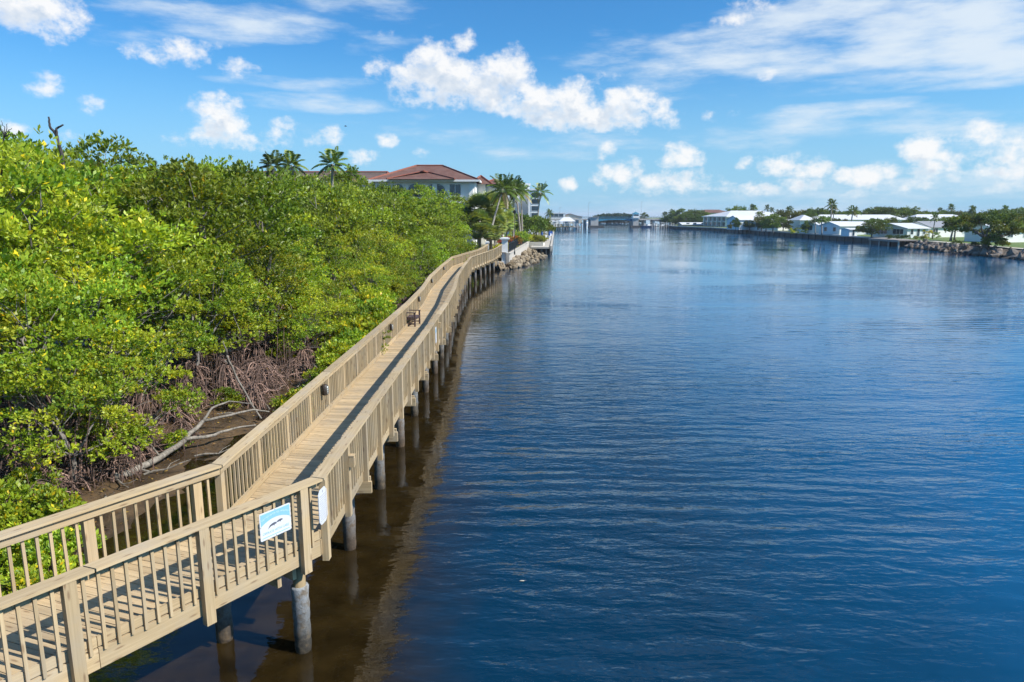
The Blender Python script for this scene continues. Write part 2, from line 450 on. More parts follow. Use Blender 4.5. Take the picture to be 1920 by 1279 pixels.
CUMULUS = [  # centre x, y, half width, half height, strength (surveyed on the photo, stored as directions)
    (50, 12, 115, 62, 1.0), (110, 25, 50, 40, .9),
    (335, 100, 85, 28, .75), (285, 96, 34, 22, .8), (400, 92, 34, 20, .6), (440, 125, 40, 20, .7),
    (88, 157, 38, 28, .62), (172, 195, 36, 19, .62),
    (408, 210, 58, 40, .95), (425, 222, 48, 34, 1.0), (372, 256, 60, 28, .6), (450, 262, 80, 24, .55), (512, 258, 50, 26, .55),
    (537, 232, 28, 12, .5), (598, 260, 42, 18, .55), (624, 256, 28, 20, .7), (682, 293, 34, 19, .8), (722, 262, 24, 17, .75), (793, 287, 20, 12, .6),
    (815, 135, 66, 62, 1.0), (870, 152, 110, 56, 1.0), (935, 168, 74, 52, 1.0), (768, 155, 48, 44, .8), (866, 82, 26, 28, .75), (960, 140, 44, 48, .95), (720, 125, 40, 30, .5),
    (1020, 200, 72, 44, 1.0), (1072, 188, 62, 42, 1.0), (1090, 222, 95, 28, .9), (1180, 205, 56, 42, 1.0), (1232, 212, 44, 28, .65), (1150, 190, 30, 30, .9), (1255, 235, 40, 26, .5),
    (1275, 292, 44, 27, .85), (1140, 285, 24, 20, .6), (1350, 215, 40, 20, .35),
    (1165, 322, 46, 26, .9), (1215, 345, 84, 20, .75), (1285, 340, 60, 24, .85), (1335, 352, 44, 16, .7), (1066, 348, 19, 16, .7), (1120, 335, 26, 16, .6),
    (1462, 304, 50, 25, .9), (1525, 310, 50, 24, .9), (1400, 305, 26, 16, .6), (1612, 326, 60, 24, .85), (1660, 318, 40, 20, .8),
    (1728, 280, 44, 36, .95), (1770, 305, 80, 38, .7), (1850, 262, 80, 38, .8), (1905, 285, 60, 40, .75), (1830, 325, 110, 26, .7), (1925, 310, 60, 28, .75),
    (1425, 358, 54, 15, .65), (1520, 345, 70, 16, .55), (1700, 350, 120, 16, .45), (1880, 350, 100, 16, .45), (1640, 362, 120, 10, .35),
    (1438, 138, 30, 13, .65), (1370, 34, 54, 22, .6), (1400, 14, 60, 26, .5), (700, 60, 30, 8, .25), (1160, 135, 50, 14, .35),
    (15, 245, 40, 22, .5), (150, 258, 60, 14, .4),
]
SHEET = [
    (1560, 20, 200, 60, .9), (1700, 55, 200, 75, 1.0), (1850, 60, 140, 90, 1.0), (1840, 50, 80, 50, 1.0), (1900, 110, 100, 60, .9), (1640, 105, 150, 40, .7),
    (1400, 100, 190, 55, .85), (1290, 130, 120, 38, .55), (1750, 140, 240, 26, .8), (1580, 118, 200, 22, .6), (1860, 160, 150, 16, .7), (1560, 212, 150, 16, .8), (1500, 225, 90, 16, .6),
    (1450, 250, 500, 26, .45), (1750, 232, 300, 26, .45), (1600, 170, 110, 12, .35), (1130, 110, 120, 40, .35),
    (450, 42, 210, 34, .75), (560, 45, 120, 16, .7), (300, 60, 130, 26, .35), (660, 20, 110, 34, .4), (590, 190, 130, 18, .75), (560, 152, 130, 12, .6), (690, 75, 70, 22, .4), (310, 8, 120, 16, .5),
    (1250, -480, 380, 110, .6), (1900, -300, 240, 50, .5), (1500, -720, 300, 110, .5),
    (1780, 345, 330, 34, .55), (1500, 372, 420, 18, .45), (1880, 250, 160, 40, .5),
    (1000, 285, 110, 14, .45), (1000, 245, 90, 14, .2), (1330, 395, 700, 28, .35), (900, 260, 160, 18, .25), (700, 230, 120, 20, .2),
]

def build_world():
    w = bpy.data.worlds.new('World'); sc.world = w
    w.use_nodes = True
    nt = w.node_tree
    bg = nt.nodes['Background']
    sky = N(nt, 'ShaderNodeTexSky', sky_type='NISHITA')
    sky.sun_disc = False
    sky.sun_elevation = SUN_EL
    sky.sun_rotation = SUN_AZ
    sky.altitude = 0.0; sky.air_density = 1.0; sky.dust_density = 0.6; sky.ozone_density = 1.6
    hs = N(nt, 'ShaderNodeHueSaturation')
    L(nt, sky.outputs[0], hs.inputs['Color'])
    hs.inputs['Hue'].default_value = SKY_HUE
    hs.inputs['Saturation'].default_value = SKY_SAT
    hs.inputs['Value'].default_value = SKY_VAL
    skyc = mixc(nt, 1.0, hs.outputs[0], SKY_TINT, 'MULTIPLY')
    d = N(nt, 'ShaderNodeTexCoord').outputs['Generated']
    s = N(nt, 'ShaderNodeSeparateXYZ'); L(nt, d, s.inputs[0])
    az = math_(nt, 'ARCTAN2', s.outputs[0], s.outputs[1])
    el = math_(nt, 'ARCSINE', s.outputs[2])
    cb = N(nt, 'ShaderNodeCombineXYZ'); L(nt, az, cb.inputs[0]); L(nt, el, cb.inputs[1])
    P0 = cb.outputs[0]

    def group(name, blobs, stretch, warp, nscale, detail, amp, lo, hi, rot=0.0):
        g = bpy.data.node_groups.new(name, 'ShaderNodeTree')
        g.interface.new_socket('P', in_out='INPUT', socket_type='NodeSocketVector')
        g.interface.new_socket('A', in_out='OUTPUT', socket_type='NodeSocketFloat')
        gi = N(g, 'NodeGroupInput'); go = N(g, 'NodeGroupOutput')
        P = gi.outputs[0]
        nw = N(g, 'ShaderNodeTexNoise'); L(g, mapping(g, P, stretch, (0, 0, rot)), nw.inputs['Vector'])
        nw.inputs['Scale'].default_value = nscale * 0.6; nw.inputs['Detail'].default_value = 3
        v = N(g, 'ShaderNodeVectorMath', operation='MULTIPLY_ADD')
        L(g, nw.outputs['Color'], v.inputs[0]); v.inputs[1].default_value = (warp, warp * 0.7, 0)
        sub = N(g, 'ShaderNodeVectorMath', operation='ADD'); L(g, P, sub.inputs[0]); sub.inputs[1].default_value = (-warp / 2, -warp * 0.35, 0)
        L(g, sub.outputs[0], v.inputs[2])
        W = v.outputs[0]
        acc = None
        for (x, y, a, b_, st) in blobs:
            c = azel(x, y)
            r1, r2 = azel(x + a, y), azel(x, y + b_)
            sx = 1.0 / max(1e-4, abs(r1[0] - c[0])); sy = 1.0 / max(1e-4, abs(r2[1] - c[1]))
            q = N(g, 'ShaderNodeVectorMath', operation='MULTIPLY_ADD')
            L(g, W, q.inputs[0]); q.inputs[1].default_value = (sx, sy, 0); q.inputs[2].default_value = (-c[0] * sx, -c[1] * sy, 0)
            dt = N(g, 'ShaderNodeVectorMath', operation='DOT_PRODUCT')
            L(g, q.outputs[0], dt.inputs[0]); L(g, q.outputs[0], dt.inputs[1])
            m = math_(g, 'MULTIPLY_ADD', dt.outputs['Value'], -0.62 * st, st)
            acc = m if acc is None else math_(g, 'MAXIMUM', acc, m)
        acc = math_(g, 'MAXIMUM', acc, -0.9)
        n = noise(g, mapping(g, P, stretch, (0, 0, rot)), nscale, detail, 0.62)
        val = math_(g, 'ADD', acc, math_(g, 'MULTIPLY', math_(g, 'SUBTRACT', n, 0.5), amp))
        mr = N(g, 'ShaderNodeMapRange', interpolation_type='SMOOTHSTEP'); L(g, val, mr.inputs[0])
        mr.inputs[1].default_value = lo; mr.inputs[2].default_value = hi
        L(g, mr.outputs[0], go.inputs[0])
        return g
    gc = group('cumulus', [(a_, b_, c_, d_, min(1.05, e_ * 1.0 + .06)) for a_, b_, c_, d_, e_ in CUMULUS], (1, 1.25, 1), 0.014, 27, 9, 2.7, 0.24, 1.1)
    gs = group('cirrus', [(a_, b_, c_, d_, e_ * 1.22) for a_, b_, c_, d_, e_ in SHEET], (1.0, 4.2, 1), 0.06, 8, 9, 3.0, 0.0, 1.5, rot=R(-9))
    def use(g, P):
        n = N(nt, 'ShaderNodeGroup'); n.node_tree = g; L(nt, P, n.inputs[0]); return n.outputs[0]
    def shift(P, dx, dy):
        v = N(nt, 'ShaderNodeVectorMath', operation='ADD'); L(nt, P, v.inputs[0]); v.inputs[1].default_value = (dx, dy, 0); return v.outputs[0]
    A = use(gc, P0)
    A2 = use(gc, shift(P0, 0.010, 0.020))
    S = use(gs, P0)
    # cumulus lit from the upper right: thick parts with more cloud towards the sun turn grey-blue
    occ = math_(nt, 'MULTIPLY', A2, A)
    detail = noise(nt, mapping(nt, P0, (1, 1.3, 1)), 38, 6, 0.6)
    lit = math_(nt, 'SUBTRACT', 1.0, math_(nt, 'MULTIPLY', occ, math_(nt, 'MULTIPLY_ADD', detail, -0.9, 0.85)), clamp=True)
    ccol = mixc(nt, ramp(nt, lit, [(0.35, 0.0), (0.85, 1.0)]), CLOUD_DARK, CLOUD_LIT)
    # loose clouds overhead and behind, out of the picture but seen in the water
    up = math_(nt, 'MULTIPLY_ADD', s.outputs[2], 1.0, 0.12)
    pv = N(nt, 'ShaderNodeVectorMath', operation='DIVIDE'); L(nt, d, pv.inputs[0])
    cc = N(nt, 'ShaderNodeCombineXYZ')
    for i in range(3): L(nt, up, cc.inputs[i])
    L(nt, cc.outputs[0], pv.inputs[1])
    over = ramp(nt, noise(nt, mapping(nt, pv.outputs[0], (1, 1, 0), loc=(3.1, 1.7, 0)), 1.15, 7, 0.6, dist=0.3), [(0.62, 0.0), (0.82, 1.0)])
    mo = N(nt, 'ShaderNodeMapRange', interpolation_type='SMOOTHSTEP'); L(nt, el, mo.inputs[0])
    mo.inputs[1].default_value = 0.29; mo.inputs[2].default_value = 0.42
    front = math_(nt, 'GREATER_THAN', math_(nt, 'ABSOLUTE', az), 0.8)
    over = math_(nt, 'MULTIPLY', over, math_(nt, 'MAXIMUM', mo.outputs[0], front))
    over = math_(nt, 'MULTIPLY', over, math_(nt, 'GREATER_THAN', s.outputs[2], 0.02))
    # pale band of thicker air at the horizon belongs to the sky itself
    hz = N(nt, 'ShaderNodeMapRange', interpolation_type='SMOOTHSTEP'); L(nt, el, hz.inputs[0])
    hz.inputs[1].default_value = 0.0; hz.inputs[2].default_value = 0.24; hz.inputs[3].default_value = 0.8; hz.inputs[4].default_value = 0.0
    c = mixc(nt, hz.outputs[0], skyc, HORIZON)
    c = mixc(nt, math_(nt, 'MULTIPLY', S, 0.88), c, CIRRUS)
    c = mixc(nt, math_(nt, 'MULTIPLY', over, 0.8), c, CIRRUS)
    c = mixc(nt, math_(nt, 'MULTIPLY', A, 0.96), c, ccol)
    L(nt, c, bg.inputs['Color'])
    bg.inputs['Strength'].default_value = SKY_STR
    w.cycles.sampling_method = 'MANUAL'
    w.cycles.sample_map_resolution = 512

SKY_STR = 0.10
SKY_HUE, SKY_SAT, SKY_VAL = 0.5, 1.0, 1.0
SKY_TINT = (0.28, 0.72, 1.06)
EXPOSURE = 0.6
k = 1.0 / SKY_STR / 2 ** EXPOSURE
HORIZON = tuple(x * k for x in (0.38, 0.655, 0.91))
CIRRUS = tuple(x * k for x in (0.80, 0.89, 0.97))
CLOUD_LIT = tuple(x * k for x in (1.0, 1.0, 1.0))
CLOUD_DARK = tuple(x * k for x in (0.46, 0.60, 0.78))
build_world()

sd = bpy.data.lights.new('sun', 'SUN')
sd.energy = 4.4; sd.angle = R(0.53); sd.color = (1.0, 0.955, 0.88)
so = bpy.data.objects.new('sun', sd); COL.objects.link(so)
so.rotation_euler = (-SUN).to_track_quat('-Z', 'Y').to_euler()
so.location = (60, -20, 80)

cd = bpy.data.cameras.new('camera')
cd.sensor_width = 36; cd.lens = 36 * F / 1920
cd.clip_start = 0.1; cd.clip_end = 20000
cam = bpy.data.objects.new('camera', cd); COL.objects.link(cam)
cam.location = (0, 0, CAMZ)
cam.rotation_euler = (math.pi / 2 - PITCH, 0, 0)
sc.camera = cam
sc.view_settings.view_transform = 'Standard'
sc.view_settings.look = 'None'
sc.view_settings.exposure = EXPOSURE
sc.view_settings.gamma = 1
sc.cycles.use_denoising = True
try: sc.cycles.denoiser = 'OPENIMAGEDENOISE'
except Exception: pass
sc.cycles.max_bounces = 6; sc.cycles.diffuse_bounces = 3; sc.cycles.glossy_bounces = 3
sc.cycles.transmission_bounces = 3; sc.cycles.transparent_max_bounces = 4; sc.cycles.volume_bounces = 0
sc.cycles.caustics_reflective = False; sc.cycles.caustics_refractive = False
sc.cycles.sample_clamp_indirect = 4.0
sc.cycles.use_adaptive_sampling = True; sc.cycles.adaptive_threshold = 0.02

# ------------------------------------------------------------------ ground and water
def plane(name, pts, z, mat):
    b = MB(); b.poly([(x, y, z) for x, y in pts]); return b.build(name, mat)
tag(plane('water', [(-6000, -200), (6000, -200), (6000, 9000), (-6000, 9000)], 0.0, M['water']), kind='structure')

# boardwalk centre line
CL = [(-15.30, -6.0), (-3.99, 10.52), (-3.99, 21.0), (-4.02, 32.0), (-4.21, 39.0), (-4.67, 47.0), (-4.89, 57.0), (-5.01, 68.0), (-2.24, 90.4)]
CLv = [Vector((x, y, 0)) for x, y in CL]
DECK = 1.85
def deckz(p):
    return DECK + max(0.0, p[1] - 84.5) * 0.055
WB = 0.085
def offset(d):
    if abs(d) > 0.6: d += math.copysign(WB, d)
    "centre line moved d metres to the right, mitred"
    out = []
    for i, p in enumerate(CLv):
        ns = []
        if i > 0: ns.append((CLv[i] - CLv[i - 1]).normalized())
        if i < len(CLv) - 1: ns.append((CLv[i + 1] - CLv[i]).normalized())
        t = sum(ns, Vector()).normalized()
        n = Vector((t.y, -t.x, 0))
        k_ = d / max(0.3, n.dot(Vector((ns[0].y, -ns[0].x, 0))))
        out.append(p + n * k_)
    return out
def walkx(y):
    for i in range(len(CLv) - 1):
        a, b = CLv[i], CLv[i + 1]
        if a.y <= y <= b.y: return a.x + (b.x - a.x) * (y - a.y) / (b.y - a.y)
    return CLv[-1].x + 0.12 * (y - 90) if y > 90 else CLv[0].x

# front line of the mangroves
FR = [(-10, -24), (4, -17.5), (10, -14.2), (15, -12.6), (21, -11.6), (27, -10.9), (34, -10.9), (41, -11.2), (48, -10.8), (56, -10.0), (64, -9.2), (72, -8.4), (80, -7.4), (90, -5.8), (100, -4.5), (140, 0)]
def frontx(y):
    for (y0, x0), (y1, x1) in zip(FR, FR[1:]):
        if y0 <= y <= y1: return x0 + (x1 - x0) * (y - y0) / (y1 - y0)
    return FR[0][1]

def vnoise(x, y, s=1.0):
    return (math.sin(x * 1.7 * s + 1.3 * math.sin(y * 1.1 * s)) + math.sin(y * 2.3 * s + 1.7 * math.sin(x * 0.9 * s + 2))) * 0.5
def leftz(x, y):
    e = walkx(y) - 1.7 if y < 86 else walkx(86) + 0.14 * (y - 86) - 2.0
    d = e - x
    z = -0.25 + 0.085 * d
    z = max(-0.5, min(z, 0.42 + 0.01 * d))
    z += 0.07 * vnoise(x, y) * (0.4 + 0.6 * min(1, max(0, d / 3))) + 0.035 * vnoise(x + 5, y, 3.1)
    if y > 78 and d > 2: z += min(1, (y - 78) / 14) * 1.0 * min(1, (d - 2) / 4)
    return z
def grid_mesh(name, xs, ys, fz, mat):
    v = [(x, y, fz(x, y)) for y in ys for x in xs]
    nx = len(xs)
    f = [(j * nx + i, j * nx + i + 1, (j + 1) * nx + i + 1, (j + 1) * nx + i) for j in range(len(ys) - 1) for i in range(nx - 1)]
    me = bpy.data.meshes.new(name); me.from_pydata(v, [], f); me.materials.append(mat)
    me.polygons.foreach_set('use_smooth', [True] * len(f)); me.update()
    return link(name, me)
xs = [-160, -120, -90, -70, -55, -45] + [-38 + 0.45 * i for i in range(90)]
ys = [-30 + 2 * i for i in range(17)] + [4 + 0.5 * i for i in range(96)] + [52 + 1.5 * i for i in range(40)]
tag(grid_mesh('mud_bank', xs, ys, leftz, M['mud']), kind='structure')

# ------------------------------------------------------------------ boardwalk
WOODT = lambda: random.uniform(0.78, 1.10)
def walk():
    root = empty('boardwalk', (CLv[1].x, CLv[1].y, 0))
    tag(root, 'long tan wooden boardwalk on pilings beside the mangroves, bending left nearest the camera', 'boardwalk')
    O = root.location.copy()
    def sub(pts_l, pts_r, step):
        "pairs of points on two mitred lines, every step metres"
        out = []
        for i in range(len(pts_l) - 1):
            n = max(1, int(round((CLv[i + 1] - CLv[i]).length / step)))
            for k_ in range(n):
                t = k_ / n
                out.append((pts_l[i].lerp(pts_l[i + 1], t), pts_r[i].lerp(pts_r[i + 1], t)))
        out.append((pts_l[-1], pts_r[-1]))
        return out
    # deck planks
    b = MB(O)
    pr = sub(offset(-0.775), offset(0.775), 0.145)
    for (l0, r0), (l1, r1) in zip(pr, pr[1:]):
        if l0.y < 3.0: continue
        g0, g1 = 0.03, 0.975
        a, c = l0.lerp(l1, g0), r0.lerp(r1, g0)
        d, e = l0.lerp(l1, g1), r0.lerp(r1, g1)
        z0 = deckz(l0) + random.uniform(-0.003, 0.003)
        t = WOODT() * random.choice([1, 1, 1, 0.93, 1.05])
        bot = Vector((0, 0, z0 - 0.04)); top = Vector((0, 0, z0))
        b.hexa([a + bot, c + bot, e + bot, d + bot, a + top, c + top, e + top, d + top], t)
    b.build('deck', M['deck_wood'], root)
    def run(line, z, w, h, b, step=4.9, gap=0.004, ymin=2.5):
        "boards end to end along a mitred line (centre of board), z above deck"
        for i in range(len(line) - 1):
            p, q = line[i], line[i + 1]
            n = max(1, int(round((q - p).length / step)))
            for k_ in range(n):
                p0, p1 = p.lerp(q, k_ / n), p.lerp(q, (k_ + 1) / n)
                if p1.y < ymin: continue
                dd = (p1 - p0).normalized()
                e0 = gap if k_ > 0 else 0.0
                a = p0 + dd * e0 + Vector((0, 0, deckz(p0) + z)); c = p1 - dd * gap + Vector((0, 0, deckz(p1) + z))
                b.beam(a, c, w, h, tint=WOODT())
    # stringers under the deck
    for d in (-0.5, 0.0, 0.5):
        b = MB(O); run(offset(d), -0.16, 0.07, 0.23, b); b.build('stringer', M['rail_wood'], root)
    for sgn in (1, -1):
        b = MB(O); run(offset(sgn * 0.803), -0.135, 0.042, 0.262, b, 3.3); b.build('fascia_board', M['rail_wood'], root)
    nb = 0
    for sgn in (1, -1):
        b = MB(O)
        run(offset(sgn * 0.798), 0.085, 0.038, 0.13, b, 3.3)       # bottom rail
        run(offset(sgn * 0.798), 0.955, 0.038, 0.09 if sgn > 0 else 0.105, b, 3.3)       # rail under the cap
        rail = b.build('railing', M['rail_wood'], root)
        b = MB(O)
        # cap boards, mitred at each bend
        lo, hi = offset(sgn * 0.79 - 0.105 + 0.04 * sgn), offset(sgn * 0.79 + 0.105 + 0.04 * sgn)
        for i in range(len(lo) - 1):
            n = max(1, int(round((CLv[i + 1] - CLv[i]).length / 3.6)))
            for k_ in range(n):
                t0, t1 = k_ / n, (k_ + 1) / n - 0.001
                q = [lo[i].lerp(lo[i + 1], t0), hi[i].lerp(hi[i + 1], t0), hi[i].lerp(hi[i + 1], t1), lo[i].lerp(lo[i + 1], t1)]
                if q[2].y < 2.5: continue
                zb = 1.022 if sgn > 0 else 1.032
                jit = random.uniform(-0.002, 0.002)
                b.hexa([p + Vector((0, 0, deckz(p) + zb)) for p in q] + [p + Vector((0, 0, deckz(p) + zb + 0.042 + jit)) for p in q], WOODT(), axis=1)
        b.build('handrail', M['rail_wood'], rail)
        # posts and balusters
        line = offset(sgn * 0.875)
        bl = offset(sgn * 0.838)
        near, rest = [], MB(O)
        posts = []
        for i in range(len(line) - 1):
            p, q = line[i], line[i + 1]
            ln = (q - p).length; dd = (q - p).normalized()
            if i == 0:
                s_list = []; s = ln - 0.36
                while s > 0: s_list.append(s); s -= 1.65
                s_list = s_list[::-1]
            else:
                n = max(1, int(round(ln / 1.64)))
                s_list = [0.14 + k_ * ln / n for k_ in range(n)]
            for s in s_list: posts.append((i, s))
        for i, s in posts:
            p, q = line[i], line[i + 1]
            dd = (q - p).normalized(); c = p + dd * s
            if c.y < 2.5: continue
            z0 = deckz(c)
            pb = MB(O)
            nrm = Vector((dd.y, -dd.x, 0))
            low = -0.39 if (i == 0 or int(s * 10) % 2) else -0.34
            pb.beam(c + Vector((0, 0, z0 + low)), c + Vector((0, 0, z0 + 1.018)), 0.105, 0.14, up=dd, tint=WOODT())
            pb.build('post', M['rail_wood'], rail)
        bals = []
        for i in range(len(bl) - 1):
            p, q = bl[i], bl[i + 1]
            dd = (q - p).normalized(); ln = (q - p).length
            ss = [s for (j, s) in posts if j == i]
            s = 0.07
            ends = [0.0] + ss + [ln]
            for a, c in zip(ends, ends[1:]):
                n = max(0, int(round((c - a) / 0.168)) - 1)
                for k_ in range(1, n + 1):
                    bals.append(p + dd * (a + (c - a) * k_ / (n + 1)))
        bals = [x for x in bals if x.y > 2.5]
        bals.sort(key=lambda x: (x - Vector((0, 0, 0))).length)
        for k_, x in enumerate(bals):
            i = min(range(len(bl) - 1), key=lambda j: abs((x - bl[j]).cross((bl[j + 1] - bl[j]).normalized()).length) + (0 if bl[j].y - 0.1 <= x.y <= bl[j + 1].y + 0.1 else 9))
            dd = (bl[i + 1] - bl[i]).normalized()
            tgt = MB(O) if k_ < (62 if sgn > 0 else 36) else rest
            z0 = deckz(x)
            lean = dd * random.gauss(0, 0.006)
            tgt.beam(x + Vector((0, 0, z0 - 0.035 + random.uniform(-0.012, 0.012))), x + lean + Vector((0, 0, z0 + 1.012)), 0.036, 0.038, up=dd, tint=WOODT())
            if tgt is not rest: tgt.build('baluster', M['rail_wood'], rail)
        tag(rest.build('balusters', M['rail_wood'], rail), kind='stuff')
    # pile bents
    sp = 3.28
    bents = []
    i0 = CLv[0]; d0 = (CLv[1] - CLv[0]).normalized()
    for k_ in range(0, 4): bents.append((CLv[1] - d0 * (0.30 + sp * k_), d0, k_ == 0))
    acc = 0.0; nxt = sp * 0.92
    for i in range(1, len(CLv) - 1):
        p, q = CLv[i], CLv[i + 1]; ln = (q - p).length; dd = (q - p).normalized()
        while nxt <= acc + ln - 0.05:
            bents.append((p + dd * (nxt - acc), dd, False)); nxt += sp
        acc += ln
    for c, dd, corner in bents:
        if c.y < 3.4: continue
        n = Vector((dd.y, -dd.x, 0)); z0 = deckz(c)
        for s_ in (-0.58, 0.55):
            x = (Vector((-4.8, 10.36, 0)) if s_ < 0 else Vector((-3.42, 10.09, 0))) if corner else c + n * s_
            x = x + Vector((random.uniform(-.02, .02), random.uniform(-.02, .02), 0))
            pb = MB(O)
            tilt = Vector((random.uniform(-.012, .012), random.uniform(-.012, .012), 0))
            pb.tube([x + Vector((0, 0, -0.8)) - tilt, x + Vector((0, 0, 0.6)), x + Vector((0, 0, z0 - 0.29))], [0.105, 0.10, 0.096], 12)
            pile = pb.build('pile', M['pile_wood'], root, smooth=True)
            top = random.uniform(1.08, 1.3)
            jb = MB(O)
            zs = [-0.9, -0.05, 0.12, 0.3, 0.5, 0.75, top - 0.03, top]
            zs = [-0.9, -.05, .06, .14, .22, .3, .38, .46, .54, .63, .72, .82, .93, top - .03, top]
            rr = [0.125, 0.117] + [.136 + random.uniform(-.007, .009) for _ in range(11)] + [.143, .130]
            jb.tube([x + Vector((0, 0, z)) for z in zs], [r_ * random.uniform(0.97, 1.03) for r_ in rr], 16)
            jb.build('jacket', M['jacket'], pile, smooth=True)
        for s2 in (-0.14, 0.14):
            cb = MB(O)
            m = c + dd * s2 + Vector((0, 0, z0 - 0.405))
            cb.beam(m - n * 1.08, m + n * (0.78 if corner else 1.08 if s2 < 0 else 1.0), 0.07, 0.245, tint=WOODT())
            cb.build('cap_beam', M['rail_wood'], root)
    return root
BW = walk()

def rail_point(side, y, inner=True):
    line = offset(side)
    for i in range(len(line) - 1):
        a, b = line[i], line[i + 1]
        if a.y <= y <= b.y:
            return a.lerp(b, (y - a.y) / (b.y - a.y)), (b - a).normalized()
    return line[-1], (line[-1] - line[-2]).normalized()
# ------------------------------------------------------------------ foliage
LEAFGAIN = 1.6
def unit(v): return v / np.maximum(1e-9, np.linalg.norm(v, axis=-1, keepdims=True))
def rdir(n): return unit(rng.normal(size=(n, 3)))

GREENS = np.array([(0.115, 0.182, 0.014), (0.170, 0.235, 0.016), (0.220, 0.258, 0.018), (0.073, 0.133, 0.016), (0.255, 0.265, 0.020)])
DARKG = np.array([(0.065, 0.105, 0.014), (0.095, 0.140, 0.016), (0.125, 0.160, 0.020), (0.050, 0.085, 0.016)])
TREEG = DARKG * np.array([.78, .86, 1.0])
OLIVE = np.array([(0.130, 0.145, 0.022), (0.160, 0.165, 0.022), (0.095, 0.120, 0.020)])

def leaves_mesh(name, base, dirs, side, ln, wd, col, mat, fold=0.12):
    n = len(base)
    ln = np.broadcast_to(np.asarray(ln).reshape(-1, 1), (n, 1)); wd = np.broadcast_to(np.asarray(wd).reshape(-1, 1), (n, 1))
    nor = unit(np.cross(dirs, side))
    v = np.empty((n, 4, 3))
    v[:, 0] = base
    v[:, 1] = base + dirs * ln * 0.58 + side * wd * 0.5 + nor * wd * fold
    v[:, 2] = base + dirs * ln
    v[:, 3] = base + dirs * ln * 0.58 - side * wd * 0.5 + nor * wd * fold
    me = bpy.data.meshes.new(name)
    me.vertices.add(n * 4); me.vertices.foreach_set('co', v.reshape(-1).astype(np.float32))
    me.loops.add(n * 4); me.loops.foreach_set('vertex_index', np.arange(n * 4, dtype=np.int32))
    me.polygons.add(n); me.polygons.foreach_set('loop_start', np.arange(0, n * 4, 4, dtype=np.int32))
    try: me.polygons.foreach_set('loop_total', np.full(n, 4, dtype=np.int32))
    except Exception: pass
    ca = me.color_attributes.new('leafcol', 'FLOAT_COLOR', 'POINT')
    c4 = np.ones((n, 4, 4), dtype=np.float32); c4[:, :, :3] = np.minimum(col * LEAFGAIN, .75)[:, None, :]
    ca.data.foreach_set('color', c4.reshape(-1))
    me.materials.append(mat)
    me.update(); me.validate()
    return me

def crown_points(n, rx, ry, rz, z0, lower=-0.55):
    d = rdir(n * 3); d = d[d[:, 2] > lower][:n]
    rad = 1 - 0.5 * rng.random(len(d)) ** 1.6
    return d * np.array([rx, ry, rz]) * rad[:, None] + np.array([0, 0, z0])

def crown_mesh(name, centers, crad, rosettes, per, ln, pal, mat, yellow=0.03, flat=0.7, updir=0.55, wr=0.46, core=None):
    "clumps of leaf rosettes about the given centres"
    nc = len(centers)
    crad = np.asarray(crad) * np.ones(nc)
    cc = np.repeat(np.arange(nc), rosettes)
    d = rdir(len(cc)); d[:, 2] = np.abs(d[:, 2]) * 0.9 - 0.25 + 0.1 * d[:, 0]
    d = unit(d)
    rr = rng.random(len(cc)) ** 0.45
    pos = centers[cc] + d * (crad[cc] * rr)[:, None] * np.array([1, 1, flat])
    mid = centers.mean(axis=0) if core is None else np.array(core)
    outw = unit(pos - mid)
    axis = unit(d * 0.6 + outw * 0.5 + np.array([0, 0, updir]) + rng.normal(size=pos.shape) * 0.35)
    # leaves of each rosette splay about its axis
    R_ = np.repeat(np.arange(len(pos)), per)
    ax = axis[R_]
    t = unit(np.cross(ax, rdir(len(R_))))
    sp = rng.uniform(0.35, 1.05, (len(R_), 1))
    dirs = unit(ax * np.cos(sp) + t * np.sin(sp))
    side = unit(np.cross(dirs, ax) + 0.25 * rng.normal(size=dirs.shape))
    side = unit(side - dirs * np.sum(side * dirs, axis=1, keepdims=True))
    base = pos[R_] + dirs * ln * 0.08 + rng.normal(size=dirs.shape) * ln * 0.15
    L_ = ln * rng.uniform(0.7, 1.25, len(R_)); W_ = L_ * wr * rng.uniform(0.8, 1.2, len(R_))
    ctint = pal[rng.integers(0, len(pal), nc)] * rng.uniform(0.8, 1.2, (nc, 1))
    col = ctint[cc][R_] * 0.6 + pal[rng.integers(0, len(pal), len(R_))] * 0.4
    col = col * rng.uniform(0.75, 1.25, (len(R_), 1))
    y = rng.random(len(R_)) < yellow
    col[y] = np.array([0.46, 0.33, 0.012]) * rng.uniform(0.7, 1.2, (y.sum(), 1))
    return leaves_mesh(name, base, dirs, side, L_, W_, col, mat)

def wiggle(p0, p1, n, amp, sag=0.0):
    p0, p1 = Vector(p0), Vector(p1)
    out = []
    for i in range(n + 1):
        t = i / n
        q = p0.lerp(p1, t)
        a = amp * math.sin(math.pi * t) if 0 < i < n else 0
        out.append(q + Vector((random.gauss(0, 1), random.gauss(0, 1), random.gauss(0, 0.7))) * a + Vector((0, 0, sag * 4 * t * (1 - t))))
    return out

def limbs(b, fork, centers, k_, r0, twigs=True):
    cs = [Vector(c) for c in centers]
    random.shuffle(cs)
    mains = cs[:k_]
    for c in mains:
        b.tube(wiggle(fork, c, 4, 0.10 * (c - fork).length * 0.5), [r0, r0 * .8, r0 * .6, r0 * .42, r0 * .2], 6)
    if twigs:
        for c in cs[k_:]:
            m = min(mains, key=lambda q: (q - c).length)
            s = fork.lerp(m, random.uniform(0.4, 0.8))
            b.tube(wiggle(s, c, 3, 0.06), [r0 * .4, r0 * .3, r0 * .22, r0 * .1], 5)

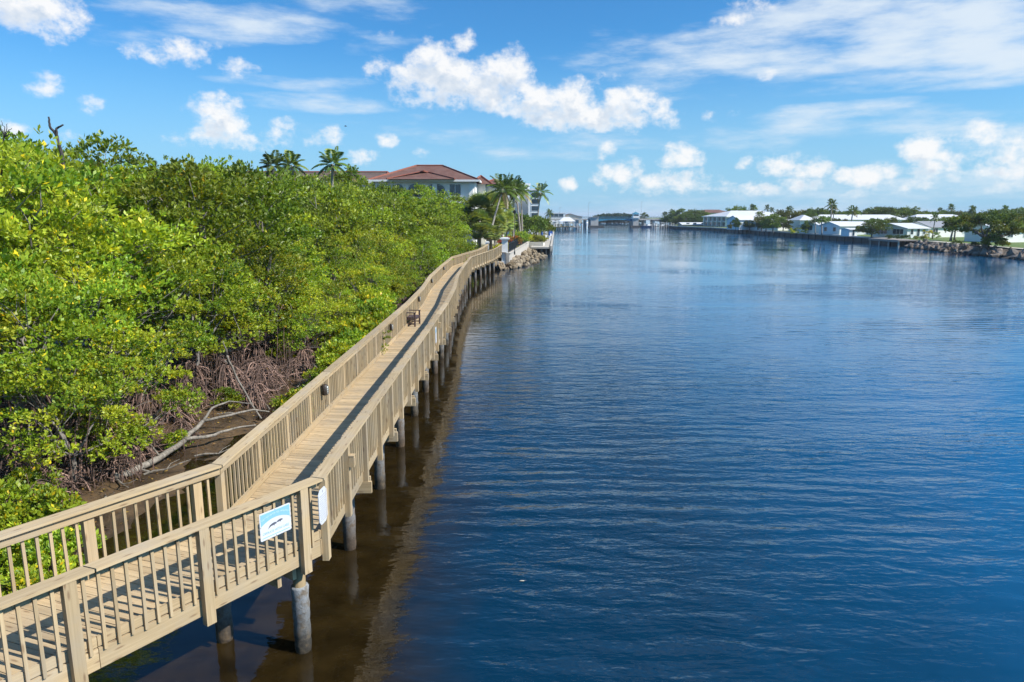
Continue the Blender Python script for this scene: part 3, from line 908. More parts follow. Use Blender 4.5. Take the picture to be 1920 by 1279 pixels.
def prop_roots(b, h, spread, n, drops=8, r=0.028):
    for i in range(n):
        a = random.uniform(0, 2 * math.pi)
        z = random.uniform(0.35, 1.0) * h
        sp = spread * random.uniform(0.35, 1.0) * (0.5 + 0.5 * z / h)
        e = Vector((math.cos(a) * sp, math.sin(a) * sp, -0.25))
        s = Vector((math.cos(a) * 0.08, math.sin(a) * 0.08, z))
        pts = []
        for j in range(7):
            t = j / 6
            q = s.lerp(e, t)
            q.z = z + (e.z - z) * t ** 2.1 + 0.10 * math.sin(math.pi * t)
            q += Vector((random.gauss(0, .03), random.gauss(0, .03), 0))
            pts.append(q)
        rr = r * random.uniform(0.6, 1.25); tn = random.choice((.5, .8, 1.0, 1.0, 1.3, 1.9))
        b.tube(pts, [rr * 1.2, rr * 1.1, rr, rr, rr * .9, rr * .85, rr * .7], 5, tint=tn)
        if random.random() < 0.55:
            q = pts[random.randint(2, 4)]
            a2 = a + random.uniform(-1, 1); l = random.uniform(0.3, 0.8)
            e2 = Vector((q.x + math.cos(a2) * l, q.y + math.sin(a2) * l, -0.25))
            m = q.lerp(e2, .5) + Vector((0, 0, 0.15))
            b.tube([q, m, e2], [rr * .8, rr * .75, rr * .6], 5, tint=tn)
    for i in range(drops):
        a = random.uniform(0, 2 * math.pi); d = random.uniform(0.5, 1.5) * spread
        z = random.uniform(1.2, 2.6)
        x, y = math.cos(a) * d, math.sin(a) * d
        b.tube([(x, y, z), (x + random.gauss(0, .08), y + random.gauss(0, .08), z * .5), (x + random.gauss(0, .12), y + random.gauss(0, .12), -0.2)], [r * .5, r * .5, r * .45], 4)

def mangrove(kind, ln, ros, per, pal, yellow, h=7.0, rx=2.6, rz=2.5, nclump=30):
    root = empty('mangrove_tree')
    c = crown_points(nclump, rx, rx, rz, h - rz * 0.95)
    # low outer skirts of leaves
    a = rng.random(10) * 6.283
    sk = np.stack([np.cos(a) * rx * 0.85, np.sin(a) * rx * 0.85, h - rz * 1.55 + rng.normal(size=10) * 0.4], axis=1)
    c = np.concatenate([c, sk])
    cr = rng.uniform(0.5, 1.15, len(c))
    me = crown_mesh('mangrove_crown', c, cr, ros, per, ln, pal, M['leaf'], yellow)
    link('crown', me, root)
    b = MB()
    fork = Vector((random.gauss(0, .15), random.gauss(0, .15), h - rz * 1.9))
    b.tube(wiggle((0, 0, 0.9), fork, 4, 0.07), [0.11, 0.10, 0.095, 0.09, 0.085], 8)
    limbs(b, fork, c, 8, 0.065)
    for i in range(7):
        q = Vector(c[random.randrange(len(c))]); e = fork + (q - fork) * random.uniform(.95, 1.1)
        w = wiggle(fork.lerp(q, .5), e, 4, .09)
        b.tube(w, [.03, .026, .02, .014, .006], 5)
        for j in (2, 3): b.tube(wiggle(w[j], w[j] + Vector((random.gauss(0, .35), random.gauss(0, .35), random.uniform(.1, .5))), 2, .04), [.014, .01, .005], 4)
    b.build('trunk', M['bark'], root, smooth=True)
    if kind == 'front':
        b = MB(); prop_roots(b, 1.7, 1.9, 46, 16)
        b.build('root', M['root'], root)
    return root

SKY = [(-400, .104), (0, .106), (150, .106), (330, .100), (480, .080), (560, .070), (650, .060), (700, .047), (770, .050), (830, .043), (862, .022), (890, -.008), (930, -.02), (1000, -.03)]
def skyline(x, y):
    px = 960 + F * x / max(1, y)
    for (a, e0), (b_, e1) in zip(SKY, SKY[1:]):
        if a <= px <= b_: return CAMZ + (e0 + (e1 - e0) * (px - a) / (b_ - a)) * math.hypot(x, y) * .96
    return CAMZ + SKY[0 if px < SKY[0][0] else -1][1] * y
def place(proto, used, x, y, z, rz, s, label, group, sz=None, cat='tree'):
    o = proto if not used[0] else copy_tree(proto)
    used[0] = True
    o.location = (x, y, z); o.rotation_euler = (random.gauss(0, .04), random.gauss(0, .04), rz)
    o.scale = (s, s, sz or s)
    tag(o, label, cat, group)
    return o

FRONT = [mangrove('front', 0.155, 54, 6, GREENS, 0.035) for _ in range(4)]
BACK = [mangrove('back', 0.17, 54, 6, np.concatenate([GREENS[[0, 1, 1, 2]], DARKG[[1, 2]]]), 0.012) for _ in range(3)]
MID = [mangrove('back', 0.22, 32, 6, np.concatenate([GREENS[[0, 1, 1, 2]], DARKG[[1, 2]]]), 0.006) for _ in range(3)]
FLAG = {id(p): [False] for p in FRONT + BACK + MID}

LF = 'yellow-green mangrove with arching prop roots, in the front row along the mud beside the boardwalk'
LB = 'mangrove crown packed in the green thicket behind the front row on the left bank'
LM = 'distant dark green mangrove in the thicket between the boardwalk bend and the red-roofed house'
GF, GB, GM = 'front row of mangroves', 'mangroves packed behind the front row', 'distant mangroves by the boardwalk bend'
y = 9.0
while y < 60:
    x = frontx(y)
    s = 0.66 + 0.2 * random.random()
    if 37 < y < 44: x -= 1.8
    p = random.choice(FRONT)
    place(p, FLAG[id(p)], x - 0.9 + random.uniform(-.4, .3), y, leftz(x - 1, y) - 0.02, random.uniform(0, 6.28), s, LF, GF)
    y += 2.55 + 0.5 * random.random()
def top_h(x, y):
    d = frontx(y) - x
    return min(1.36, 0.95 + 0.075 * d)
yy = 11.0
while yy < 84:
    step = 3.15 if yy < 40 else 3.8
    d = 3.2
    ncol = 0
    while d < (17 if yy < 60 else 13):
        x = frontx(yy) - d + random.uniform(-.7, .7); y = yy + random.uniform(-.8, .8)
        if x > -0.78 * y - 4.5:
            s = min(top_h(x, y) * random.uniform(0.9, 1.08), (skyline(x, y) - .2) / 7.6 * random.choice((.74, .84, .92, .97, 1.0)))
            if y < 30: pool = FRONT if d < 6 and y < 26 else BACK
            elif y < 50: pool = BACK
            else: pool = MID
            p = random.choice(pool)
            lab = (LM, GM) if y > 52 else (LB, GB)
            place(p, FLAG[id(p)], x, y, leftz(x, y) - 0.1, random.uniform(0, 6.28), s * random.uniform(.95, 1.1), lab[0], lab[1], sz=s)
        d += step * random.uniform(0.85, 1.1)
    yy += step
# trees right against the railing beyond the clearing, hiding the water
for (x, y, s) in [(-9.4, 57, .78), (-8.8, 60.5, .7), (-8.5, 64, .72), (-8.0, 67.5, .74), (-8.3, 71, .85), (-7.6, 75, .8), (-7.6, 79, .8), (-7.6, 83, .72), (-9.6, 81, 1.05), (-6.6, 87, .6), (-8, 87, .9), (-11, 86, 1.1), (-10, 91, 1.05), (-7, 92, .85), (-13, 92, 1.1), (-6.2, 96, .5), (-9.5, 97, .95), (-14, 98, 1.1), (-17, 90, 1.15), (-20, 84, 1.15), (-18, 97, 1.1), (-23, 90, 1.15), (-22, 99, 1.1), (-27, 92, 1.15), (-27, 99, 1.1)] + [(X_, Y_, 2) for Y_ in (94, 100, 106) for X_ in range(-26, -6, 4)]:
    x += random.uniform(-.7, .7)
    if y < 92: x = min(x, walkx(y) - 1.2 - 2.7 * s)
    s = min(s, (skyline(x, y) - max(0, leftz(x, y)) + .2) / 7.6 * random.uniform(.93, 1.03))
    if s < .35: continue
    p = random.choice(MID)
    place(p, FLAG[id(p)], x, y, max(0.0, leftz(x, y)) - 0.3, random.uniform(0, 6.28), s, LM, GM)

# lower, younger mangroves leaning out over the mud
y = 14.5
while y < 56:
    if (16.5 < y < 20.5) or (30 < y < 37.5) or y > 43:
        p = random.choice(FRONT); s = random.uniform(.52, .68)
        xx = frontx(y) + random.uniform(.7, 1.5)
        place(p, FLAG[id(p)], xx, y, leftz(xx, y) - .45, random.uniform(0, 6.28), s, 'low young mangrove leaning out over the mud in front of the taller front row', 'young mangroves at the mud edge', sz=s * .95)
    y += random.uniform(1.9, 2.8) * (.85 if y > 24 else 1)

# low young mangroves
def shrub(ln, h, r, ncl, ros, pal, yellow):
    root = empty('mangrove_shrub')
    c = crown_points(ncl, r, r, h * 0.6, h * 0.42, -0.4)
    me = crown_mesh('shrub_crown', c, rng.uniform(.22, .42, len(c)), ros, 7, ln, pal, M['leaf'], yellow, core=(0, 0, h * .2))
    link('crown', me, root)
    b = MB()
    for q in c[:14]:
        b.tube(wiggle((random.gauss(0, .15), random.gauss(0, .15), -0.1), q, 3, 0.05), [0.022, 0.02, 0.015, 0.008], 5)
    b.build('stem', M['root'], root)
    return root
SHR = [shrub(0.125, 1.25, 1.0, 22, 22, GREENS, 0.04) for _ in range(2)]
for p in SHR: FLAG[id(p)] = [False]
LS1 = 'low bright green mangrove shrub with yellow leaves, seen through the railing nearest the camera'
LS2 = 'low leafy mangrove shrub growing close to the left railing near the bench'
LS3 = 'small green mangrove shrub among the prop roots at the mud edge'
for (x, y, s, lab, g) in [(-9.6, 8.6, .9, LS1, 'shrubs behind the near railing'), (-9.1, 10.0, .85, LS1, 'shrubs behind the near railing'), (-8.3, 10.8, .75, LS1, 'shrubs behind the near railing'), (-10.2, 11.2, 1.0, LS1, 'shrubs behind the near railing'),
        (-9.3, 12.2, .8, LS1, 'shrubs behind the near railing'), (-10.9, 13.0, 1.0, LS1, 'shrubs behind the near railing'), (-10.6, 9.8, 1.0, LS1, 'shrubs behind the near railing'), (-8.0, 9.2, .7, LS1, 'shrubs behind the near railing'), (-11.2, 14.8, .8, LS1, 'shrubs behind the near railing'), (-7.4, 8.2, .7, LS1, 'shrubs behind the near railing'),
        (-8.6, 7.4, .95, LS1, 'shrubs behind the near railing'), (-9.9, 7.2, 1.1, LS1, 'shrubs behind the near railing'), (-8.9, 9.6, .95, LS1, 'shrubs behind the near railing'), (-7.9, 10.2, .8, LS1, 'shrubs behind the near railing'), (-8.7, 11.9, .85, LS1, 'shrubs behind the near railing'), (-9.9, 13.6, .95, LS1, 'shrubs behind the near railing'), (-11.5, 12.2, 1.2, LS1, 'shrubs behind the near railing'), (-7.6, 11.4, .6, LS1, 'shrubs behind the near railing'),
        (-7.3, 23.0, .8, LS2, 'shrubs beside the left railing'), (-6.9, 25.0, 1.0, LS2, 'shrubs beside the left railing'), (-6.8, 27.2, 1.1, LS2, 'shrubs beside the left railing'), (-7.0, 29.2, 1.25, LS2, 'shrubs beside the left railing'), (-7.1, 31.2, 1.4, LS2, 'shrubs beside the left railing'), (-7.4, 33.4, 1.6, LS2, 'shrubs beside the left railing'), (-7.6, 35.6, 1.7, LS2, 'shrubs beside the left railing'), (-7.9, 38, 1.75, LS2, 'shrubs beside the left railing'), (-8.4, 40.6, 1.8, LS2, 'shrubs beside the left railing'), (-8.9, 43.5, 1.8, LS2, 'shrubs beside the left railing'), (-9.2, 47, 1.9, LS2, 'shrubs beside the left railing'), (-9.4, 51, 2.1, LS2, 'shrubs beside the left railing'), (-8.4, 36.5, 1.4, LS2, 'shrubs beside the left railing'),
        (-11.2, 17.6, .6, LS3, 'shrubs among the prop roots'), (-9.9, 19.4, .45, LS3, 'shrubs among the prop roots'), (-10.2, 23.6, .55, LS3, 'shrubs among the prop roots'), (-10.6, 30.5, .7, LS3, 'shrubs among the prop roots')]:
    p = random.choice(SHR)
    if lab == LS1: s *= .95
    if lab == LS2: x -= .25
    place(p, FLAG[id(p)], x, y, leftz(x, y), random.uniform(0, 6.28), s, lab, g, cat='shrub')

# standalone clumps of prop roots and bare branches at the mud edge
def root_clump():
    b = MB(); prop_roots(b, 1.5, 1.5, 40, 8, 0.026)
    for i in range(22):
        a = random.uniform(0, 6.28); l = random.uniform(.8, 2.0)
        b.tube(wiggle((random.gauss(0, .3), random.gauss(0, .3), random.uniform(.2, 1.2)), (math.cos(a) * l, math.sin(a) * l, random.uniform(-.1, 1.0)), 4, 0.08), [.02, .018, .015, .012, .006], 5, tint=random.choice((.6, 1.2, 2.0, 2.6)))
    return b.mesh('root_tangle', M['root'])
RC = [root_clump() for _ in range(3)]
def tangle(x, y, s, rz):
    o = link('root_tangle', random.choice(RC), None, (x, y, leftz(x, y) - 0.02), (0, 0, rz), (s, s, s * random.uniform(.7, 1)))
    tag(o, 'tangle of reddish arching prop roots standing in the dark mud under the front mangroves', 'roots', 'root tangles at the mud edge')
for y in np.arange(11.5, 50, 1.55):
    x = frontx(y) + random.uniform(-0.9, 0.7)
    if 38 < y < 43: x -= 1.5
    tangle(x, float(y), random.uniform(.75, 1.15), random.uniform(0, 6.28))

for y, dx in ((13.2, 1.1), (14.6, 1.9), (15.8, 1.2), (17.2, 1.8), (18.6, 1.1), (20.4, 1.5), (24.6, 1.6), (26.4, 1.1), (28.8, 1.5), (31.0, 1.2)):
    tangle(frontx(y) + dx, y, random.uniform(.5, .8), random.uniform(0, 6.28))

def dead_wood(name, label, runs, mat, cat='fallen tree'):
    b = MB(runs[0][0][0])
    for pts, r0, r1 in runs:
        n = len(pts)
        fine, rad = [], []
        for i in range(n - 1):
            for k_ in range(3):
                t = k_ / 3
                fine.append(Vector(pts[i]).lerp(Vector(pts[i + 1]), t) + Vector((random.gauss(0, .015), random.gauss(0, .015), random.gauss(0, .015))))
                rad.append(r0 + (r1 - r0) * (i + t) / (n - 1))
        fine.append(Vector(pts[-1])); rad.append(r1)
        b.tube(fine, rad, 7)
    o = b.build(name, mat, None, smooth=True, loc=runs[0][0][0])
    tag(o, label, cat)
    return o
g = lambda px, py, z: tuple(at(px, py, z))
dead_wood('fallen_tree', 'bleached grey fallen trunk with forked branches lying on the brown mud by the railing', [
    ([g(238, 890, .25), g(300, 858, .35), g(345, 825, .5), g(380, 790, .75)], .10, .06),
    ([g(380, 790, .75), g(430, 778, .8), g(475, 768, .75), g(505, 772, .6)], .05, .02),
    ([g(380, 790, .75), g(398, 765, 1.0), g(430, 752, 1.1), g(475, 757, 1.0)], .045, .015),
    ([g(345, 825, .5), g(400, 815, .45), g(440, 803, .4), g(480, 797, .35)], .06, .02),
    ([g(238, 890, .25), g(215, 893, .3)], .10, .08),
    ([g(300, 858, .35), g(285, 835, .8), g(270, 825, 1.0)], .03, .012)], M['dead'])
dead_wood('fallen_tree', 'slender pale dead trunk leaning from the front mangroves down to the railing', [
    ([g(425, 665, 2.3), g(440, 700, 1.6), g(465, 745, .8), g(490, 785, .2)], .036, .03),
    ([g(425, 665, 2.3), g(418, 640, 2.8)], .04, .015)], M['dead'])
for k_ in range(44):
    y = random.uniform(13, 34); x = frontx(y) + random.uniform(0.2, 2.6)
    a = random.uniform(0, 6.28); l = random.uniform(.5, 1.3)
    z = leftz(x, y)
    b = MB((x, y, z))
    p0 = Vector((x, y, z + .03)); p1 = p0 + Vector((math.cos(a) * l, math.sin(a) * l, random.uniform(.0, .35)))
    w = wiggle(p0, p1, 4, .05)
    b.tube(w, [.028, .025, .02, .015, .008], 5)
    b.tube(wiggle(w[2], w[2] + Vector((math.cos(a + .8) * l * .4, math.sin(a + .8) * l * .4, .12)), 2, .02), [.014, .01, .006], 5)
    tag(b.build('dead_branch', M['dead'], None, loc=(x, y, z)), 'thin pale dead branch lying on the brown mud below the mangroves', 'branch', 'dead branches on the mud')

n_ = 5200
ly = rng.uniform(9, 46, n_); lx = np.array([frontx(v) for v in ly]) + rng.uniform(-2.5, 3.8, n_)
lb = np.stack([lx, ly, np.array([leftz(a_, b_) for a_, b_ in zip(lx, ly)]) + .012], axis=1)
keep = lb[:, 2] > .03; lb = lb[keep]; n_ = len(lb)
ang = rng.uniform(0, 6.283, n_); ld = np.stack([np.cos(ang), np.sin(ang), rng.uniform(-.05, .3, n_)], axis=1); ld = unit(ld)
ls = unit(np.cross(ld, np.tile([0, 0, 1.0], (n_, 1)) + .3 * rng.normal(size=(n_, 3))))
lc = np.array([(.20, .12, .045), (.11, .065, .03), (.30, .20, .05), (.06, .04, .025), (.16, .12, .08)])[rng.integers(0, 5, n_)]
o = link('leaf_litter', leaves_mesh('leaf_litter', lb, ld, ls, rng.uniform(.07, .15, n_), .055, lc / LEAFGAIN, M['leaf_far']))
tag(o, 'fallen brown and yellow leaves scattered over the mud bank', 'litter', kind='stuff')

def gz(px, py, Y):
    d = ray(px, py); t = Y / d.y
    return (d.x * t, Y, CAMZ + d.z * t)
dead_wood('dead_snag', 'bare dark dead tree forked at the top, rising above the mangrove canopy', [
    ([gz(124, 420, 25), gz(121, 330, 25), gz(116, 290, 25), gz(107, 255, 25.0)], .085, .05),
    ([gz(107, 255, 25), gz(99, 245, 25), gz(92, 232, 25.0), gz(91, 219, 25)], .055, .028),
    ([gz(107, 255, 25), gz(106, 244, 25), gz(111, 238, 25.0), gz(119, 234, 25)], .05, .025)], M['snag'], 'dead tree')
tw = [([gz(2, 330, 21), gz(6, 270, 21), gz(8, 250, 21)], .025, .016)]
for e in ((-14, 222), (2, 226), (14, 232), (22, 240), (-4, 240), (26, 252), (18, 246)):
    tw.append(([gz(8, 256, 21), gz((8 + e[0]) / 2 + 2, (252 + e[1]) / 2, 21.0), gz(e[0], e[1], 21)], .016, .005))
dead_wood('dead_snag', 'leafless grey twigs of a dead treetop spreading over the canopy edge', tw, M['snag'], 'dead tree')
for pts in ([gz(330, 395, 26), gz(318, 405, 25.5), (gz(308, 418, 25.2))], [gz(225, 490, 18.5), gz(236, 505, 18.4), gz(243, 520, 18.3)], [gz(52, 372, 17), gz(38, 382, 17), gz(30, 388, 17)]):
    pass
for x, y, s in ((470, 545, 30), (436, 445, 30), (300, 500, 22), (140, 560, 18)):
    pass

# ------------------------------------------------------------------ palms and broad trees
def frond_arrays(org, az, elev, length, droop, n, ll, hang=0.35):
    "leaflets along one arching frond"
    t = np.linspace(0.12, 1.0, n)
    h = np.array([math.cos(az), math.sin(az), 0]); up = np.array([0, 0, 1.0])
    def pt(t): return org + h * (length * t * math.cos(elev) * (1 - 0.18 * t))[..., None] + up * (length * (t * math.sin(elev) - droop * t ** 2.2))[..., None]
    p = pt(t); q = pt(t + 0.02)
    tan = unit(q - p)
    sd = unit(np.cross(tan, up))
    B, D, S, Ls = [], [], [], []
    for sg in (1, -1):
        fan = unit(sd * sg * 1.0 + tan * 0.75 - up * hang + rng.normal(size=p.shape) * 0.08)
        B.append(p); D.append(fan); S.append(unit(np.cross(fan, unit(np.cross(tan, fan))))); Ls.append(ll * np.sin(np.clip(t * 0.86 + 0.12, 0, 1) * math.pi) ** 0.6)
    return np.concatenate(B), np.concatenate(D), np.concatenate(S), np.concatenate(Ls)

def coconut_palm(name_l, h, lean, nf=18, fl=3.4, nleaf=26, ll=0.8, wd=0.10, pal=None, trunk_r=0.16):
    pal = DARKG if pal is None else pal
    root = empty('palm_tree')
    pts = [Vector((lean[0] * t ** 1.3, lean[1] * t ** 1.3, h * t)) for t in (0, .2, .4, .6, .8, 1)]
    b = MB(); b.tube(pts, [trunk_r * 1.5, trunk_r * 1.1, trunk_r, trunk_r * .92, trunk_r * .85, trunk_r * .8], 8)
    b.build('trunk', M['palm_bark'], root, smooth=True)
    top = np.array(pts[-1])
    A = [[], [], [], [], []]
    spine = MB()
    for i in range(nf):
        az = i * 2.399 + random.uniform(-.2, .2)
        f = i / (nf - 1)
        el = 1.25 - 1.55 * f + random.uniform(-.12, .12)
        ln = fl * random.uniform(.85, 1.1)
        B, D, S, Ls = frond_arrays(top, az, el, ln, 0.28 + 0.22 * f, nleaf, ll, 0.25 + 0.5 * f)
        A[0].append(B); A[1].append(D); A[2].append(S); A[3].append(Ls)
        base = pal[rng.integers(0, len(pal))] * random.uniform(.8, 1.25)
        if f > 0.95: base = np.array([0.16, 0.12, 0.05])
        A[4].append(np.tile(base, (len(B), 1)) * rng.uniform(.8, 1.2, (len(B), 1)))
    B, D, S, Ls, C = [np.concatenate(x) for x in A]
    me = leaves_mesh('palm_crown', B, D, S, Ls, wd, C, M['frond'], 0.05)
    link('crown', me, root)
    return root

def fan_palm(h, r=1.5, nf=34, pal=None):
    "sabal palm: stiff round fans on stalks"
    pal = np.array([(.15, .19, .045), (.19, .21, .05), (.11, .15, .04)]) if pal is None else pal
    root = empty('fan_palm')
    b = MB(); b.tube([(0, 0, 0), (0.05, 0, h * .5), (0, 0.05, h)], [.2, .17, .18], 8)
    b.build('trunk', M['palm_bark'], root, smooth=True)
    B, D, S, Ls, C = [], [], [], [], []
    for i in range(nf):
        az = i * 2.399; f = (i + .5) / nf
        el = 1.4 - 2.75 * f
        a = np.array([math.cos(az) * math.cos(el), math.sin(az) * math.cos(el), math.sin(el)])
        c = np.array([0, 0, h]) + a * r * .62
        tdir = unit(np.cross(a, np.array([0.1, 0.2, 1.0]))); ud = np.cross(tdir, a)
        n = 18
        th = np.linspace(-1.7, 1.7, n)
        dd = unit(a[None] * np.cos(th)[:, None] + tdir[None] * np.sin(th)[:, None] - np.array([0, 0, .25])[None])
        base = pal[rng.integers(0, len(pal))] * random.uniform(.75, 1.3)
        if f > .9: base = np.array([.2, .14, .06])
        B.append(np.tile(c, (n, 1))); D.append(dd); S.append(unit(np.cross(dd, np.tile(ud, (n, 1))))); Ls.append(np.full(n, r * .62) * rng.uniform(.8, 1.1, n)); C.append(np.tile(base, (n, 1)))
    B, D, S, Ls, C = [np.concatenate(x) for x in (B, D, S, Ls, C)]
    link('crown', leaves_mesh('fan_crown', B, D, S, Ls, .15, C, M['frond'], .05), root)
    return root

def broad_tree(h, rx, rz, nclump, ln, ros, per, pal, trunk_r=.25, crad=(.9, 1.6), flat=.65, lower=-.35, yellow=0.0):
    root = empty('broadleaf_tree')
    c = crown_points(nclump, rx, rx, rz, h - rz, lower)
    link('crown', crown_mesh('tree_crown', c, rng.uniform(crad[0], crad[1], len(c)), ros, per, ln, pal, M['leaf_far'], yellow, flat), root)
    b = MB()
    fork = Vector((0, 0, max(1.2, h - rz * 1.7)))
    b.tube(wiggle((0, 0, -0.3), fork, 3, .08), [trunk_r * 1.3, trunk_r, trunk_r * .9, trunk_r * .85], 8)
    limbs(b, fork, c, min(8, len(c) // 2), trunk_r * .6, False)
    b.build('trunk', M['bark'], root, smooth=True)
    return root

def set_at(o, x, y, z, label, cat, group=None, s=1.0, rz=None, sz=None):
    o.location = (x, y, z); o.scale = (s, s, sz or s)
    if rz is not None: o.rotation_euler = (0, 0, rz)
    tag(o, label, cat, group)
    return o
# ------------------------------------------------------------------ things on the boardwalk
def text_mesh(body, size, mat, name, parent, m4, align='CENTER', extrude=0.0015, sx=1.0):
    cu = bpy.data.curves.new('lettering', 'FONT')
    cu.body = body; cu.size = size; cu.align_x = align; cu.align_y = 'CENTER'; cu.extrude = extrude
    t = bpy.data.objects.new('lettering_source', cu); COL.objects.link(t)
    dg = bpy.context.evaluated_depsgraph_get()
    me = bpy.data.meshes.new_from_object(t.evaluated_get(dg))
    bpy.data.objects.remove(t); bpy.data.curves.remove(cu)
    me.transform(Matrix.Diagonal((sx, 1, 1, 1)))
    me.transform(m4)
    me.materials.clear(); me.materials.append(mat)
    o = link(name, me, parent)
    return o

def frame_of(origin, along, out):
    "4x4 with x along, z out of the face, y up"
    along = Vector(along).normalized(); out = Vector(out).normalized(); up = out.cross(along)
    m = Matrix((along, up, out)).transposed().to_4x4()
    m.translation = origin
    return m

def plate(b, m, outline, z0, z1, mi=0):
    lo = [m @ Vector((x, y, z0)) for x, y in outline]; hi = [m @ Vector((x, y, z1)) for x, y in outline]
    b.poly(hi, mi=mi); b.poly(lo[::-1], mi=mi)
    n = len(outline)
    for i in range(n):
        j = (i + 1) % n
        b.poly([lo[i], lo[j], hi[j], hi[i]], mi=mi)

# blue and white manatee sign on the outside of the near railing
d0 = (CLv[1] - CLv[0]).normalized(); n0 = Vector((d0.y, -d0.x, 0))
rc = offset(0.86)[1]
base = rc - d0 * 0.86 + n0 * 0.012 + Vector((0, 0, DECK + 0.655))
mS = frame_of(base, d0, n0)
sg = empty('warning_sign', base)
tag(sg, 'blue and white boating sign asking for care, on the outside of the near railing', 'sign')
def lm(dx, dy, dz, rot=0.0):
    m = mS.copy(); m.translation = Vector((0, 0, 0))
    return m @ Matrix.Translation((dx, dy, dz)) @ Matrix.Rotation(rot, 4, 'Z')
W_, H_ = 0.66, 0.50
def rrect(w, h, r, n=4):
    out = []
    for cx, cy, a0 in ((w / 2 - r, h / 2 - r, 0), (-w / 2 + r, h / 2 - r, 90), (-w / 2 + r, -h / 2 + r, 180), (w / 2 - r, -h / 2 + r, 270)):
        for k_ in range(n + 1):
            a = R(a0 + 90 * k_ / n); out.append((cx + r * math.cos(a), cy + r * math.sin(a)))
    return out
b = MB(); plate(b, lm(0, 0, 0), rrect(W_, H_, .03), 0, .006); b.build('panel', M['sign_white'], sg)
arc = [(x, 0.02 + 0.10 * (1 - (x / 0.33) ** 2) ) for x in np.linspace(-0.31, 0.31, 21)]
arc = [(-.31, .225)] [:0] + [(x, yv - 0.02) for x, yv in arc] + [(.31, .225), (-.31, .225)]
b = MB(); plate(b, lm(0, 0, .006), arc, 0, .002); b.build('arch_band', M['sign_blue'], sg)
chars = "CAUTION WATCH FOR MANATEES"
for i, ch in enumerate(chars):
    if ch == ' ': continue
    u = (i - (len(chars) - 1) / 2) / (len(chars) - 1) * 0.56
    yv = 0.118 + 0.075 * (1 - (u / 0.33) ** 2)
    sl = math.atan(-0.15 * u / 0.33 ** 2)
    text_mesh(ch, 0.042, M['sign_pale'], 'letter', sg, lm(u, yv - .02, .0085, sl))
text_mesh("OPERATE WITH CARE", 0.062, M['sign_blue'], 'lettering', sg, lm(0, -0.135, .007), sx=0.92)
b = MB(); plate(b, lm(0, -0.205, .006), [(-.29, -.006), (.29, -.006), (.29, .006), (-.29, .006)], 0, .002); b.build('rule_line', M['sign_blue'], sg)
sg.scale = (.82, .82, .86)
# two small swimming manatees
b = MB()
for (cx, cy, s_, ro) in ((-0.055, -0.015, 1.0, .12), (0.085, 0.005, .9, .1), (-.125, -.035, .5, .6)):
    o = [(s_ * x, s_ * y) for x, y in ((-.085, -.01), (-.065, .008), (-.02, .022), (.03, .022), (.06, .012), (.078, -.004), (.066, -.018), (.03, -.016), (.02, -.04), (.006, -.02), (-.035, -.018), (-.07, -.008), (-.09, -.035), (-.1, -.03))]
    plate(b, lm(cx, cy, .006, ro), o, 0, .002)
b.build('emblem', M['ink'], sg)
b = MB()
for x, yv in ((0, .235), (0, -.235), (-.315, 0), (.315, 0)):
    plate(b, lm(x, yv, .006), [(.008 * math.cos(a), .008 * math.sin(a)) for a in np.linspace(0, 6.283, 9)[:-1]], 0, .004)
b.build('screw', M['grey_metal'], sg)

# white notice with cut corners on the long side, just past the corner
q0 = offset(0.93)[1]; nn = Vector((1, 0, 0))
base = q0 + Vector((-.03, -.03, DECK + 0.62))
n2 = Vector((1, -0.12, 0)).normalized(); a2 = Vector((-n2.y, n2.x, 0))
nt_ = empty('notice_board', base)
tag(nt_, 'white notice with cut corners and small print at the corner of the railing', 'sign')
mN = frame_of(Vector((0, 0, 0)), a2, n2)
w, h, c = .16, .29, .07
b = MB(); plate(b, mN, [(w - .0, h - c), (w - c * .7, h - c * .3), (w - c, h), (-w + c, h), (-w + c * .7, h - c * .3), (-w, h - c), (-w, -h + c), (-w + c, -h), (w - c, -h), (w, -h + c)][0:10], 0, .012); b.build('panel', M['sign_white'], nt_)
b = MB()
random.seed(5)
for k_ in range(12):
    yv = .18 - k_ * .037
    x = -.13 + random.uniform(0, .03)
    while x < .12:
        l = random.uniform(.02, .06)
        plate(b, mN @ Matrix.Translation((0, 0, .012)), [(x, yv - .006), (min(x + l, .14), yv - .006), (min(x + l, .14), yv + .006), (x, yv + .006)], 0, .0015)
        x += l + .012
b.build('lettering', M['grey_ink'], nt_)
b = MB(); plate(b, mN @ Matrix.Translation((0, .245, .012)), [(.018 * math.cos(a), .024 * math.sin(a)) for a in np.linspace(0, 6.283, 11)[:-1]], 0, .0015); b.build('emblem', M['grey_ink'], nt_)

# pale sign plate farther along the outside of the railing
q0, dd0 = rail_point(0.95, 26.2); nn = Vector((dd0.y, -dd0.x, 0))
base = q0 + Vector((0, 0, DECK + .55))
b = MB(base); m_ = frame_of(base, dd0, nn)
plate(b, m_, rrect(.34, .62, .04), 0, .012)
s2 = b.mesh('sign_panel', M['sign_white'])
e_ = empty('mile_sign', base); link('panel', s2, e_)
b = MB(base); plate(b, m_, [(-.13, .1), (.13, .1), (.13, .24), (-.13, .24)], .012, .016); b.build('lettering', M['sign_blue'], e_)
tag(e_, 'pale blue and white plate on the outside of the railing across from the bench', 'sign')

